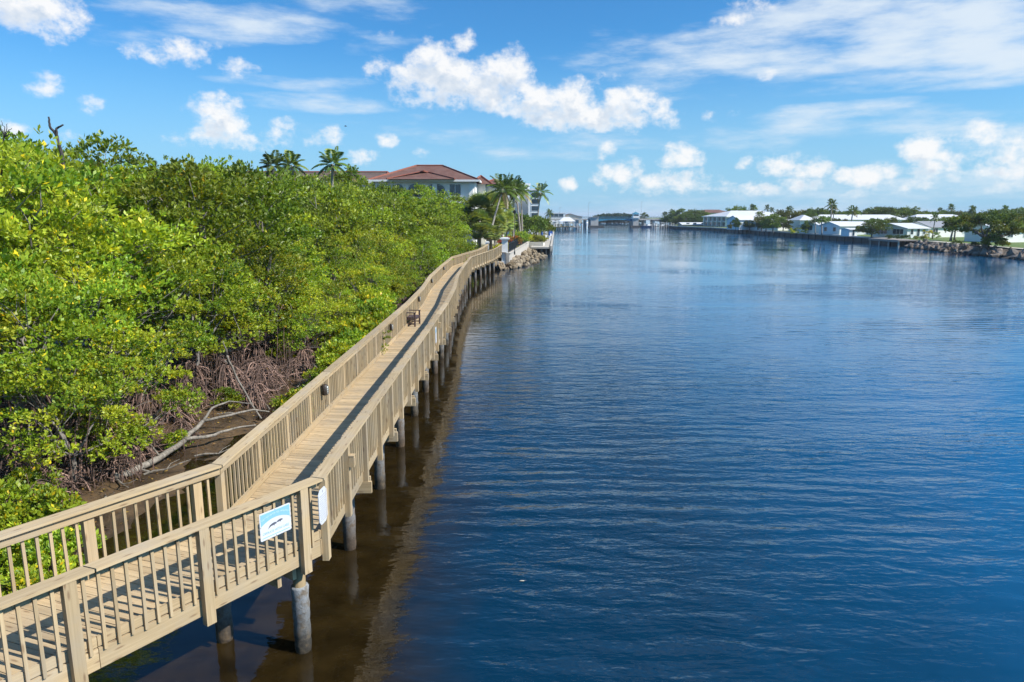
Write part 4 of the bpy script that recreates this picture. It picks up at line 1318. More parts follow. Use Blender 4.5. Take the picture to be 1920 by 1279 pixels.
# oval bulkhead lamps on the inside of the left railing
def lamp_mesh():
    root = empty('bulkhead_lamp')
    b = MB()
    b.tube([(0, 0, -.14), (0, 0, -.11), (0, 0, .11), (0, 0, .14)], [.055, .085, .085, .055], 12)
    b.build('body', M['bronze_metal'], root, smooth=True)
    b = MB(); b.tube([(.03, 0, -.115), (.045, 0, -.09), (.045, 0, .09), (.03, 0, .115)], [.02, .052, .052, .02], 10); b.build('lens', M['lens'], root, smooth=True)
    b = MB(); b.box((.095, 0, 0), (.012, .12, .012)); b.box((.095, 0, .055), (.012, .11, .01)); b.box((.095, 0, -.055), (.012, .11, .01)); b.box((.098, 0, 0), (.01, .012, .22)); b.build('guard', M['bronze_metal'], root)
    return root
lp = lamp_mesh()
for k_, (y, lab) in enumerate(((17.0, 'oval caged lamp on the left railing, the nearest of the row'), (26.9, 'dark lamp on the left railing just before the bench'), (36.2, 'dark lamp on the left railing just beyond the bench'), (46.4, 'dark lamp on the left railing midway between the bench and the bend'), (57.5, 'dark lamp on the left railing, last before the bend'))):
    q, dd = rail_point(-0.785, y)
    o = lp if k_ == 0 else copy_tree(lp)
    o.location = q + Vector((0.06, 0, DECK + .74)); o.scale = (.8, .8, 1.0) if k_ else (1, 1, 1)
    tag(o, lab, 'lamp', 'lamps on the left railing')

# slatted dark wood armchair
def bench():
    q = at(769, 611, DECK); 
    root = empty('wooden_bench', (q.x + .02, q.y + .2, DECK), R(-6))
    tag(root, 'dark brown slatted wooden bench with arms, its back against the left railing', 'bench')
    W = .92
    def bx(name, c, s, tilt=0):
        b = MB(); b.box((0, 0, 0), s)
        link(name, b.mesh(name, M['dark_wood']), root, c, (0, tilt, 0))
    for y in (-W / 2, W / 2):
        bx('leg', (.30, y, .32), (.07, .06, .64)); bx('leg', (-.26, y, .21), (.07, .06, .42))
        bx('armrest', (.03, y, .655), (.66, .09, .035)); bx('side_rail', (.02, y, .13), (.5, .035, .05)); bx('side_rail', (.02, y, .36), (.5, .035, .09))
        bx('back_post', (-.325, y, .69), (.055, .06, .62), -.16)
    bx('apron', (.30, 0, .36), (.035, W, .09)); bx('stretcher', (.02, 0, .13), (.04, W - .06, .05))
    b = MB()
    for k_ in range(6): b.box((-.22 + k_ * .105, 0, .425), (.09, W + .02, .025), tint=random.uniform(.9, 1.1))
    b.build('seat', M['dark_wood'], root)
    b = MB()
    for k_ in range(5): b.box((-.29 - k_ * .021, 0, .53 + k_ * .105), (.028, W - .06, .085), tint=random.uniform(.9, 1.1))
    b.build('backrest', M['dark_wood'], root)
bench()
# sprig growing through the railing before the bench
c = np.array([[0, 0, .3], [.05, .1, .55], [-.05, -.08, .15], [.08, .2, .75], [.02, .3, .5], [.06, -.25, .1]])
q, dd = rail_point(-0.72, 25.3)
o = link('vine', crown_mesh('vine_sprig', c, .16, 9, 5, .075, GREENS, M['leaf'], .05), None, (q.x, q.y, DECK))
tag(o, 'small green sprig growing through the left railing just before the bench', 'vine')

# small wooden junction boxes outside the right railing
for k_, y in enumerate((11.9, 27.5)):
    q, dd = rail_point(0.945, y)
    b = MB(); b.box((0, 0, 0), (.09, .12, .2)); b.box((0, 0, .11), (.1, .13, .02)); b.box((.048, 0, 0), (.008, .08, .15))
    o = b.build('junction_box', M['rail_wood'], None, loc=q + Vector((.035, 0, DECK + .72)))
    tag(o, ('wooden box fixed outside the right railing near the corner' if k_ == 0 else 'wooden box fixed outside the right railing level with the bench'), 'box')

# ------------------------------------------------------------------ end of the boardwalk: column, wall, fence, rocks, dock
def column(x, y, z0, z1, w, label):
    root = empty('gate_column', (x, y, z0)); tag(root, label, 'column')
    h = z1 - z0
    b = MB(); b.box((0, 0, h * .5), (w, w, h)); b.box((0, 0, .2), (w * 1.25, w * 1.25, .4)); b.build('shaft', M['white_paint'], root)
    b = MB(); b.box((0, 0, h + .06), (w * 1.35, w * 1.35, .12)); b.box((0, 0, h + .19), (w * 1.6, w * 1.6, .14)); b.box((0, 0, h + .3), (w * 1.1, w * 1.1, .08)); b.build('cap', M['white_paint'], root)
column(-0.95, 91.0, 0.6, 3.75, .8, 'white square column with a flared cap at the far end of the boardwalk')
column(-3.3, 92.0, 1.0, 3.2, .35, 'thin white post left of the boardwalk end')

def run_wall(name, label, pts, z0, z1, th, mat, capmat=None, cat='wall'):
    o0 = Vector(pts[0])
    root = empty(name, (pts[0][0], pts[0][1], z0)); tag(root, label, cat)
    b = MB(root.location)
    for (a, c) in zip(pts, pts[1:]):
        a = Vector((*a, (z0 + z1) / 2)); c = Vector((*c, (z0 + z1) / 2))
        b.beam(a, c, th, z1 - z0)
    b.build('body', mat, root)
    if capmat:
        b = MB(root.location)
        for (a, c) in zip(pts, pts[1:]):
            b.beam(Vector((*a, z1 + .06)), Vector((*c, z1 + .06)), th * 1.7, .118)
        b.build('coping', capmat, root)
    return root
WALL = [(-0.55, 90.4), (3.0, 131.0)]
run_wall('retaining_wall', 'long low white retaining wall with pale coping behind the rocks', WALL, -.4, 1.95, .4, M['pale_concrete'], M['pale_concrete'])
run_wall('retaining_wall', 'short white wall return facing the boardwalk between the fence end and the dock', [(3.25, 131.1), (6.0, 129.5)], -.4, 1.9, .4, M['cream_wall'])
# black iron fence on the wall
fr = empty('iron_fence', (WALL[0][0], WALL[0][1], 2.08)); tag(fr, 'black iron picket fence on top of the white retaining wall', 'fence')
a, c = Vector((-0.45, 91.6, 0)), Vector((3.0, 130.8, 0)); dd = (c - a).normalized(); ln = (c - a).length
b = MB(fr.location)
for z in (2.2, 3.25): b.beam(a + Vector((0, 0, z)), c + Vector((0, 0, z)), .06, .06)
b.build('rail', M['black_metal'], fr)
b = MB(fr.location)
for k_ in range(int(ln / .13)):
    p = a + dd * (.1 + k_ * .13); b.beam(p + Vector((0, 0, 2.1)), p + Vector((0, 0, 3.38)), .035, .035, up=dd)
tag(b.build('picket', M['black_metal'], fr), kind='stuff')
for k_ in range(15):
    p = a + dd * (ln * k_ / 14); b = MB(fr.location); b.beam(p + Vector((0, 0, 2.07)), p + Vector((0, 0, 3.5)), .08, .08, up=dd); b.build('post', M['black_metal'], fr)
# dark lamp post beside the column
b = MB(); root = empty('lamp_post', (0.35, 91.5, 1.9)); tag(root, 'slim dark lamp post beside the white column', 'lamp post')
b.tube([(0, 0, -.1), (0, 0, .3), (0, 0, .35), (0, 0, 5.2)], [.1, .09, .05, .04], 8); b.build('pole', M['black_metal'], root)
b = MB(); b.tube([(0, 0, 5.2), (0, 0, 5.35), (0, 0, 5.6), (0, 0, 5.75)], [.06, .16, .2, .03], 8); b.build('lamp_head', M['black_metal'], root)

# garden ground behind the wall, and the land the houses stand on
gp = [(-0.55, 90.6), (3.0, 131.0), (6.0, 129.6), (18.4, 309), (24, 380), (-160, 400), (-160, 100), (-10, 100), (-3, 91)]
b = MB(); b.poly([(x, y, 1.72) for x, y in gp]); tag(b.build('garden_ground', M['land']), kind='structure')
b = MB(); b.poly([(-3.2, 90.3, 2.18), (-.7, 90.3, 2.18), (2.0, 122, 1.95), (-1.5, 122, 1.95)]); tag(b.build('garden_path', M['pale_concrete']), kind='structure')

# dock along the left bank
dk = empty('dock', (6.3, 124.0, 0)); tag(dk, 'pale flat dock with dark pilings beyond the rocks on the left bank', 'dock')
e0, e1 = Vector((6.75, 124, 0)), Vector((18.6, 309, 0)); w0, w1 = Vector((3.4, 124.3, 0)), Vector((14.6, 309, 0))
b = MB(dk.location); b.hexa([p + Vector((0, 0, z)) for z in (1.02, 1.3) for p in (w0, e0, e1, w1)]); b.build('deck', M['pale_concrete'], dk)
dd = (e1 - e0).normalized()
b = MB(dk.location); b.beam(e0 + Vector((.25, 0, 1.0)), e1 + Vector((.25, 0, 1.0)), .3, .95); b.build('coping', M['pale_concrete'], dk)
b = MB(dk.location); b.hexa([p + Vector((0, 0, z)) for z in (-1, .9) for p in (w0 + Vector((.2, 1.6, 0)), e0 + Vector((0, 1.6, 0)), e1 + Vector((.05, 0, 0)), w1)]); b.build('bulkhead', M['wet_concrete'], dk)
for k_ in range(26):
    p = e0.lerp(e1, k_ / 26.0) + Vector((.1, .4, 0)); b = MB(dk.location); b.tube([p + Vector((0, 0, -1)), p + Vector((0, 0, 1.0))], [.2, .18], 8); b.build('pile', M['wet_concrete'], dk)
for k_ in range(4):
    p = w0.lerp(e0, (k_ + .3) / 4) + Vector((0, .3, 0)); b = MB(dk.location); b.tube([p + Vector((0, 0, -1)), p + Vector((0, 0, 1.02))], [.18, .17], 8); b.build('pile', M['wet_concrete'], dk)

# folded parasols and seats on the dock
def parasol(x, y, label):
    r_ = empty('parasol', (x, y, 1.3)); tag(r_, label, 'parasol')
    b = MB(); b.tube([(0, 0, 0), (0, 0, 2.7)], [.03, .03], 6); b.box((0, 0, .05), (.5, .5, .1)); b.build('pole', M['grey_metal'], r_)
    b = MB(); b.tube([(0, 0, .7), (0, 0, 1.1), (0, 0, 2.0), (0, 0, 2.65)], [.26, .3, .2, .04], 8); b.build('canopy', M['blue_cloth'], r_)
parasol(6.2, 143, 'folded blue parasol on the dock beside the round green tree')
parasol(10.4, 182, 'folded blue parasol farther along the dock near the water edge')
parasol(9.2, 170, 'folded blue parasol in the middle of the far dock')
def dock_chair(x, y, rz, label):
    r_ = empty('deck_chair', (x, y, 1.3), rz); tag(r_, label, 'chair', 'chairs on the left dock')
    b = MB(); b.box((0, 0, .42), (.6, .55, .06)); b.build('seat', M['white_paint'], r_)
    b = MB(); b.box((-.3, 0, .75), (.06, .55, .65)); b.build('backrest', M['white_paint'], r_)
    for i in (-1, 1):
        for j in (-1, 1):
            b = MB(); b.box((.25 * i, .23 * j, .19), (.05, .05, .38)); b.build('leg', M['white_paint'], r_)
for k_, (x, y) in enumerate(((7.4, 150), (8.4, 157), (8.0, 163), (9.6, 176), (10.6, 190), (9.8, 198))): dock_chair(x, y, k_ * .9, 'white chair standing on the pale dock among the blue parasols')

# rocks
def rock_mesh():
    import bmesh
    bm = bmesh.new(); bmesh.ops.create_icosphere(bm, subdivisions=2, radius=.5)
    o = Vector((random.uniform(0, 50), random.uniform(0, 50), 0))
    from mathutils import noise as mn
    pl = [(Vector(rdir(1)[0]), random.uniform(.28, .42)) for _ in range(9)]
    for v in bm.verts:
        for n_, d_ in pl:
            e = v.co.dot(n_) - d_
            if e > 0: v.co -= n_ * e * .95
        v.co *= 1 + .22 * mn.noise(v.co * 2.3 + o)
    me = bpy.data.meshes.new('rock'); bm.to_mesh(me); bm.free()
    return me
ROCKS = [rock_mesh() for _ in range(7)]
ROCKS_R = []
for me in ROCKS:
    m2 = me.copy(); me.materials.append(M['rock']); m2.materials.append(M['rock_right']); ROCKS_R.append(m2)
def rock(pool, x, y, z, s, label, group):
    o = link('rock', random.choice(pool), None, (x, y, z), (random.uniform(0, 6), random.uniform(0, 6), random.uniform(0, 6)), (s * random.uniform(.9, 1.5), s * random.uniform(.8, 1.2), s * random.uniform(.6, .95)))
    tag(o, label, 'rock', group)
def wallx(y): return WALL[0][0] + (y - 90.4) / 40.6 * 3.55
RW = [(88, -1.6), (90, -.6), (93, .9), (96, 2.2), (102, 3.4), (110, 4.5), (116, 5.4), (121, 6.0), (124, 6.2)]
def rockx(y):
    for (y0, x0), (y1, x1) in zip(RW, RW[1:]):
        if y0 <= y <= y1: return x0 + (x1 - x0) * (y - y0) / (y1 - y0)
    return RW[-1][1]
b = MB()
ysr = [88, 90, 93, 96, 99, 102, 106, 110, 116, 124]
for y0, y1 in zip(ysr, ysr[1:]):
    b.poly([(wallx(y0) - 1, y0, .75), (rockx(y0) + .3, y0, -.3), (rockx(y1) + .3, y1, -.3), (wallx(y1) - 1, y1, .95)])
tag(b.build('rock_bank', M['rock']), kind='structure')
n = 0
while n < 140:
    y = 88.5 + 35 * random.random() ** 1.3; t = random.random()
    x0, x1 = wallx(y) + .35, rockx(y) + .5
    if x1 < x0: x0 = x1 - 1.4
    x = x0 + (x1 - x0) * t
    z = .95 * (1 - t) - .1
    rock(ROCKS, x, y, z, random.uniform(.5, 1.0), 'rough tan boulder in the rock bank below the white retaining wall', 'boulders at the boardwalk end'); n += 1

# flower beds and bushes behind the fence
def bush(x, y, z, s, pal, label, yellow=0.0, group=None, ln=.22, cat='bush'):
    c = crown_points(16, .8 * s, .8 * s, .6 * s, .55 * s, -.3)
    o = link('bush', crown_mesh('bush_crown', c, .4 * s, 22, 5, ln, pal, M['leaf_far'], yellow), None, (x, y, z))
    tag(o, label, cat, group)
YEL = np.array([(.45, .42, .02), (.36, .38, .02)]); RED = np.array([(.42, .08, .03), (.34, .12, .04), (.1, .14, .02)])
for k_, (x, y, s) in enumerate(((-1.7, 96, .9), (-.9, 98, .9), (-.5, 101, .8), (-.2, 105, .8), (.1, 109, .8))): bush(x, y, 1.75, s, YEL, 'low bright yellow-green hedge bush behind the black fence', group='yellow bushes behind the fence')
bush(.3, 107, 2.1, 1.3, RED, 'red-leaved ornamental bush behind the black fence')
bush(-.9, 103, 2.3, 1.2, RED, 'orange-red flowering bush beside the leaning palm')
for k_, (x, y, s) in enumerate(((1.3, 116, 1.9), (2.2, 122, 1.7), (.9, 122, 2.0), (-1, 113, 1.8))): bush(x, y, 1.75, s, GREENS, 'leafy light green bush behind the far end of the fence', group='green bushes by the fence end')
for k_, (x, y, s) in enumerate(((4.0, 135, 1.3), (5.2, 135, 1.2), (6.0, 136, 1.1), (4.6, 138, 1.2))): bush(x, y, 1.5, s, OLIVE, 'low tufted green shrub in the bed beside the dock', group='shrubs beside the dock')

# palms by the boardwalk end
p = coconut_palm('', 9.0, (2.3, 3.0), 24, 3.6, 28, .85, .11)
set_at(p, -3.6, 99, 1.7, 'tall coconut palm with a pale trunk leaning to the right behind the boardwalk end', 'palm')
p2 = coconut_palm('', 9.6, (.9, .4), 20, 3.2, 26, .8, .11)
set_at(p2, 5.2, 150, 1.7, 'slender coconut palm standing alone against the sky beside the white block', 'palm', s=1.05)
for k_, (x, y, s, rz, lab) in enumerate((( .2, 112, .98, 1.0, 'dense coconut palm with hanging fronds just right of the leaning palm'), (1.6, 122, .98, 2.5, 'coconut palm with twin-looking pale trunk behind the black fence'), (2.0, 133, 1.0, 4.0, 'coconut palm half hidden in front of the white block'), (-1.8, 118, .95, 5.0, 'coconut palm rising behind the fan palms'))):
    q = copy_tree(p2); set_at(q, x, y, 1.7, lab, 'palm', s=s, rz=rz)
q = copy_tree(p2); set_at(q, 11.5, 205, 1.5, 'short palm beside the far end of the left dock', 'palm', s=.62, rz=2)
fp = fan_palm(6.3, 2.2, 60)
for k_, (x, y, s, rz) in enumerate(((-4.9, 104, .98, 0), (-4.6, 100, .72, 1), (-3.3, 108, 1.05, 2), (-2.6, 106, .8, 3), (-1.6, 112, .95, 4), (-4.8, 97, .5, 5), (-.8, 108, .7, 2.2), (-3.4, 96.5, .5, 1.2), (-5.2, 107, 1.0, .6), (-3.7, 102, .6, 2.9), (-2.5, 99, .45, 3.3), (-1.9, 103, .62, 4.1))):
    q = fp if k_ == 0 else copy_tree(fp)
    set_at(q, x, y, 1.6, 'olive-green fan palm in the cluster between the mangroves and the leaning palm', 'palm', 'fan palms by the boardwalk end', s=s, rz=rz)
# palms showing over the mangrove skyline
pk = coconut_palm('', 8, (.3, .2), 20, 2.6, 24, .75, .12, DARKG)
for k_, (px, py, Y, s, lab) in enumerate(((617, 307, 70, .9, 'feathery palm top standing above the mangroves left of the red roof'), (512, 311, 62, .75, 'palm top poking out of the mangrove skyline, farthest from the red roof'), (552, 310, 66, .75, 'palm top poking out of the skyline between two other palms'), (662, 327, 80, .6, 'small thin palm top just left of the brown roof'))):
    q = pk if k_ == 0 else copy_tree(pk)
    x, y_, z = gz(px, py, Y); set_at(q, x, y_, z - 8 * s, lab, 'palm', s=s, rz=k_ * 1.3)
# round sea-grape trees near the dock
rt = broad_tree(4.2, 2.4, 1.8, 26, .34, 34, 5, DARKG * .85, .15, (.6, .9))
for k_, (x, y, s, lab) in enumerate(((4.2, 139, 1.15, 'round dense green tree standing over the dock bed'), (6.3, 148, 1.1, 'rounded green tree behind the nearest blue parasol'), (1.8, 142, 1.25, 'dark round tree below the slender palm'))):
    q = rt if k_ == 0 else copy_tree(rt); set_at(q, x, y, 1.5, lab, 'tree', s=s, rz=k_ * 2.0)

# ------------------------------------------------------------------ buildings
def hip(b, x0, x1, y0, y1, z0, z1, inset, axis='x', mi=0, rin=None):
    "hip roof over a rectangle, ridge along axis"
    w = (y1 - y0) / 2 if axis == 'x' else (x1 - x0) / 2
    if axis == 'x':
        r0, r1 = Vector((x0 + inset, (y0 + y1) / 2, z1)), Vector((x1 - inset, (y0 + y1) / 2, z1))
    else:
        r0, r1 = Vector(((x0 + x1) / 2, y0 + inset, z1)), Vector(((x0 + x1) / 2, y1 - inset, z1))
    A, B, C, D = [Vector(q) for q in ((x0, y0, z0), (x1, y0, z0), (x1, y1, z0), (x0, y1, z0))]
    fs = [(A, B, r1, r0), (B, C, r1), (C, D, r0, r1), (D, A, r0)] if axis == 'x' else [(A, B, r0), (B, C, r1, r0), (C, D, r1), (D, A, r0, r1)]
    for f in fs:
        u = (f[1] - f[0]).normalized(); n_ = u.cross(f[2] - f[0]).normalized(); w_ = n_.cross(u)
        b.poly(f, [((q - f[0]).dot(u), (q - f[0]).dot(w_)) for q in f], mi=mi)
    b.poly([D, C, B, A], mi=mi)
    return [(A, r0), (B, r1 if axis == 'x' else r0), (C, r1), (D, r0 if axis == 'x' else r1), (r0, r1)]
def window(root, m, w, h, glass='glass', frame='white_paint', nx=1, ny=1, name='window'):
    "framed window on a wall face, m: x along, y up, z out, origin at its centre; root-local"
    t = .09
    b = MB()
    for x, y, sx, sy in ((0, h / 2, w + t, t), (0, -h / 2, w + t, t), (-w / 2, 0, t, h - t), (w / 2, 0, t, h - t)):
        plate(b, m, [(x - sx / 2, y - sy / 2), (x + sx / 2, y - sy / 2), (x + sx / 2, y + sy / 2), (x - sx / 2, y + sy / 2)], -.02, .07)
    for k_ in range(1, nx): x = -w / 2 + w * k_ / nx; plate(b, m, [(x - .03, -h / 2 + t / 2), (x + .03, -h / 2 + t / 2), (x + .03, h / 2 - t / 2), (x - .03, h / 2 - t / 2)], -.01, .06)
    for k_ in range(1, ny): y = -h / 2 + h * k_ / ny; plate(b, m, [(-w / 2 + t / 2, y - .03), (w / 2 - t / 2, y - .03), (w / 2 - t / 2, y + .03), (-w / 2 + t / 2, y + .03)], -.012, .055)
    f = b.build(name, M[frame], root)
    b = MB(); plate(b, m, [(-w / 2, -h / 2), (w / 2, -h / 2), (w / 2, h / 2), (-w / 2, h / 2)], -.015, .02); b.build('pane', M[glass], f)
    return f
S_ = lambda x, y, z: frame_of(Vector((x, y, z)), (1, 0, 0), (0, -1, 0))       # face towards -y
W__ = lambda x, y, z: frame_of(Vector((x, y, z)), (0, -1, 0), (-1, 0, 0))     # face towards -x
E__ = lambda x, y, z: frame_of(Vector((x, y, z)), (0, 1, 0), (1, 0, 0))

# red-roofed villa
def villa():
    r0 = Vector((-15, 120, 1.7))
    root = empty('villa', r0); tag(root, 'white three-storey villa with a red tiled hip roof above the mangroves', 'building')
    EA = zz(338, 120)
    L_ = lambda b: b
    b = MB(r0); b.box((-14.9, 128, (EA + 1.7) / 2 - .1), (17.2, 16, EA - 1.9)); b.build('wall', M['white_wall'], root)
    b = MB(r0); b.box((-36, 130, (EA + 1.0) / 2), (25, 11, EA - 1.4)); b.build('wall', M['white_wall'], root)
    b = MB(r0); b.box((-5.55, 129.5, (EA + .9) / 2), (1.5, 8, EA - 1.2)); b.build('wall', M['cream_wall'], root)
    b = MB(r0); b.box((-3.2, 133, (EA + .2) / 2), (3.2, 9, EA - 1.8)); b.build('wall', M['cream_wall'], root)
    def roof(name, mat, *a, **k_):
        b = MB(r0); ed = hip(b, *a, **k_); r_ = b.build(name, mat, root)
        c = MB(r0)
        for p, q in ed:
            c.tube([p + Vector((0, 0, .05)), q + Vector((0, 0, .05))], [.16, .16], 5)
        c.build('ridge_cap', M['ridge_tile'], r_)
    roof('roof', M['red_tile'], -24.4, -5.6, 119.0, 137.0, EA, zz(311, 128), 7.0)
    roof('roof', M['brown_tile'], -50, -22.0, 123.4, 136.6, EA + .05, zz(323, 130), 1.0)
    roof('roof', M['red_tile'], -21.0, -9.6, 117.4, 127, EA + .06, zz(320, 120), 5.5, axis='y')
    roof('roof', M['red_tile'], -7.6, -3.6, 124.5, 134.5, zz(345, 125), zz(331, 128), 2.0, axis='y')
    roof('roof', M['red_tile'], -5.4, -1.0, 127.5, 138.5, zz(346, 130), zz(337, 133), 2.0, axis='x')
    b = MB(r0)
    b.box((-15, 118.85, EA - .12), (19.2, .25, .32)); b.box((-5.55, 128, EA - .12), (.25, 18, .32)); b.box((-37.5, 123.25, EA - .12), (26, .25, .3)); b.build('fascia', M['white_paint'], root)
    b = MB(r0); b.box((-7.0, 119.75, (EA + 1.7) / 2 - .2), (.7, .5, EA - 2.2)); b.build('pilaster', M['white_wall'], root); b = MB(r0); b.box((-13.2, 119.6, (EA + 1.7) / 2 - .3), (.8, .6, EA - 2.4)); b.build('pilaster', M['white_wall'], root)
    lw = lambda px: (px - 960) / F * 119.95
    zc = zz(357, 120)
    f = window(root, S_(lw(856) + 15, 119.98 - 120, zc - 1.7), 1.95, 2.1, nx=2)
    b = MB(r0); x0, x1 = lw(843), lw(869); z0 = zz(378, 119); z1 = zz(367, 119)
    for z in (z0, z1): b.beam((x0, 119.2, z), (x1, 119.2, z), .06, .07)
    for k_ in range(12): x = x0 + (x1 - x0) * k_ / 11; b.beam((x, 119.2, z0), (x, 119.2, z1), .04, .04, up=(0, 1, 0))
    for k_ in range(3):
        cx = x0 + (x1 - x0) * (k_ + .5) / 3; cz = (z0 + z1) / 2
        b.tube([(cx + .3 * math.cos(a), 119.15, cz + .3 * math.sin(a)) for a in np.linspace(0, 6.283, 11)], [.03] * 11, 4)
    b.build('balustrade', M['white_paint'], root)
    b = MB(r0); b.box(((x0 + x1) / 2, 119.6, z0 - .12), (x1 - x0 + .4, .9, .2)); b.build('balcony', M['white_paint'], root)
    for px, wpx in ((783, 26), (820, 34), (752, 18), (722, 18), (700, 16)):
        cx = lw(px); w_ = wpx * .0937; yf = 119.98 if px > 735 else 124.45
        top = zz(342, 120)
        o = [(-w_ / 2, -2.2)] + [(w_ / 2, -2.2)] + [(w_ / 2 * math.cos(a), -.9 + .9 * math.sin(a)) for a in np.linspace(0, math.pi, 9)]
        b = MB(); plate(b, S_(cx + 15, yf - 120, top - .25 - 1.7), o, -.01, .03); b.build('archway', M['glass'], root)
    for k_, px in enumerate((628, 636)):
        pass
    b = MB(r0); b.box((-30, 129.5, zz(323, 130) + .1), (.4, .4, .8)); b.build('roof_vent', M['bronze_metal'], root)
villa()

def block(name, label, x0, x1, y0, y1, z0, z1, mat, wins, cat='building', rz=0.0, parapet=.4, extra=None):
    root = empty(name, (x0, y0, z0), rz); tag(root, label, cat)
    b = MB(); b.box(((x1 - x0) / 2, (y1 - y0) / 2, (z1 - z0) / 2), (x1 - x0, y1 - y0, z1 - z0)); b.build('wall', M[mat], root)
    b = MB(); b.box(((x1 - x0) / 2, (y1 - y0) / 2, z1 - z0 + parapet / 2), (x1 - x0 + .5, y1 - y0 + .5, parapet - .004)); b.build('roof', M['white_paint'], root)
    for (fc, u, z, w, h, nx, ny) in wins:
        m = S_(u, 0, z) if fc == 's' else W__(0, u, z) if fc == 'w' else E__(x1 - x0, u, z)
        window(root, m, w, h, nx=nx, ny=ny)
    return root
k7 = 175 / F
X = lambda px, Y=175: (px - 960) / F * Y
z0 = 1.7
w1 = []
for px, ww in ((910, 6), (922, 3), (930, 7)):
    for py in (354, 368, 382): w1.append(('s', X(px) - X(903), zz(py, 175) - z0, ww * k7, 1.5, 2 if ww > 4 else 1, 2))
block('apartment_block', 'white modern block with tall blue windows between the villa and the leaning palm', X(903), X(962), 175, 190, z0, zz(348, 175), 'white_paint', w1)
w2 = [('s', X(px) - X(962), zz(354, 178) - z0, 2.6 * k7, 1.3, 1, 1) for px in (975, 980)]
block('apartment_block', 'white modern block with two narrow top windows behind the palms', X(962, 178), X(992, 178), 178, 196, z0, zz(347, 178), 'white_paint', w2)
w3 = []
for py in (366, 378, 391, 404):
    w3.append(('s', 1.7, zz(py, 172) - z0, 1.9, 1.25, 1, 1))
    for u in (2.5, 6, 9.5): w3.append(('e', u, zz(py, 172) - z0, 2.0, 1.2, 1, 1))
block('apartment_block', 'white and grey apartment tower with dark recessed balconies beside the lone palm', X(990, 172), X(1008, 172) , 172, 186, z0, zz(357, 172), 'white_wall', w3)
# ------------------------------------------------------------------ far left bank: buildings, boathouse, seawall
b = MB(); b.poly([(x, y, 1.55) for x, y in ((18.4, 309), (30, 330), (30, 420), (26, 900), (-400, 900), (-400, 380), (14, 300))]); tag(b.build('far_land', M['land']), kind='structure')
k4 = 400 / F
Xf = lambda px, Y: (px - 960) / F * Y
w4 = [('s', (px - 1028) * 430 / F, zz(404, 430) - 1.5, 3.2, 2.0, 1, 1) for px in (1033, 1041, 1050)]
block('apartment_block', 'long white building beyond the left end of the bridge', Xf(1028, 430), Xf(1058, 430), 430, 450, 1.5, zz(400.5, 430), 'white_wall', w4)
def gable_house(name, label, x0, y0, rz, w, d, eave, ridge, wall, roof, z0=1.45, axis='y', ov=.45, wins=(), cat='house', hiproof=None, door=None):
    "root at the south-west corner; local x along the south face, y along the west face"
    root = empty(name, (x0, y0, z0), rz); tag(root, label, cat)
    e, r_ = eave - z0, ridge - z0
    b = MB(); b.box((w / 2, d / 2, e / 2), (w, d, e))
    if hiproof is None:
        if axis == 'y':
            for yy in (0.0, d):
                t = .02 if yy == 0 else -.02
                b.poly([(0, yy + t, e), (w, yy + t, e), (w / 2, yy + t, r_)] if yy == 0 else [(w, yy + t, e), (0, yy + t, e), (w / 2, yy + t, r_)])
        else:
            for xx in (0.0, w):
                t = .02 if xx == 0 else -.02
                b.poly([(xx + t, d, e), (xx + t, 0, e), (xx + t, d / 2, r_)] if xx == 0 else [(xx + t, 0, e), (xx + t, d, e), (xx + t, d / 2, r_)])
    b.build('wall', M[wall], root)
    b = MB()
    if hiproof is not None:
        hip(b, -ov, w + ov, -ov, d + ov, e, r_, hiproof, 'x' if w > d else 'y')
    else:
        th = .14
        if axis == 'y':
            sl = (r_ - e) / (w / 2)
            for sg in (-1, 1):
                xe = w / 2 + sg * (w / 2 + ov); ze = e - sl * ov
                p = [(xe, -ov, ze), (w / 2, -ov, r_), (w / 2, d + ov, r_), (xe, d + ov, ze)]
                if sg > 0: p = [p[1], p[0], p[3], p[2]]
                b.hexa([Vector(q) + Vector((0, 0, .01)) for q in p] + [Vector(q) + Vector((0, 0, th)) for q in p])
        else:
            sl = (r_ - e) / (d / 2)
            for sg in (-1, 1):
                ye = d / 2 + sg * (d / 2 + ov); ze = e - sl * ov
                p = [(-ov, ye, ze), (w + ov, ye, ze), (w + ov, d / 2, r_), (-ov, d / 2, r_)]
                if sg > 0: p = [p[3], p[2], p[1], p[0]]
                b.hexa([Vector(q) + Vector((0, 0, .01)) for q in p] + [Vector(q) + Vector((0, 0, th)) for q in p])
    b.build('roof', M[roof], root)
    for (fc, u, z, ww, hh, nx, ny, *gl) in wins:
        m = S_(u, 0, z) if fc == 's' else W__(0, abs(u), z)
        window(root, m, ww, hh, nx=nx, ny=ny, glass=gl[0] if gl else 'glass', name='door' if hh > 1.85 and ww < 1.3 else 'window')
    return root
gable_house('house', 'red-roofed building at the far left end of the bridge', Xf(1057, 440), 440, 0, 7, 12, zz(404, 440), zz(401, 440), 'tan_wall', 'red_tile', 1.5, wins=[('s', 3, 2.2, 1.5, 1.5, 1, 1)])
gable_house('house', 'low red-roofed building beside the far left bridge ramp', Xf(1064, 450), 450, 0, 9, 12, zz(406.5, 450), zz(404, 450), 'tan_wall', 'red_tile', 1.5, wins=[('s', 3, 1.6, 1.5, 1.2, 1, 1)])
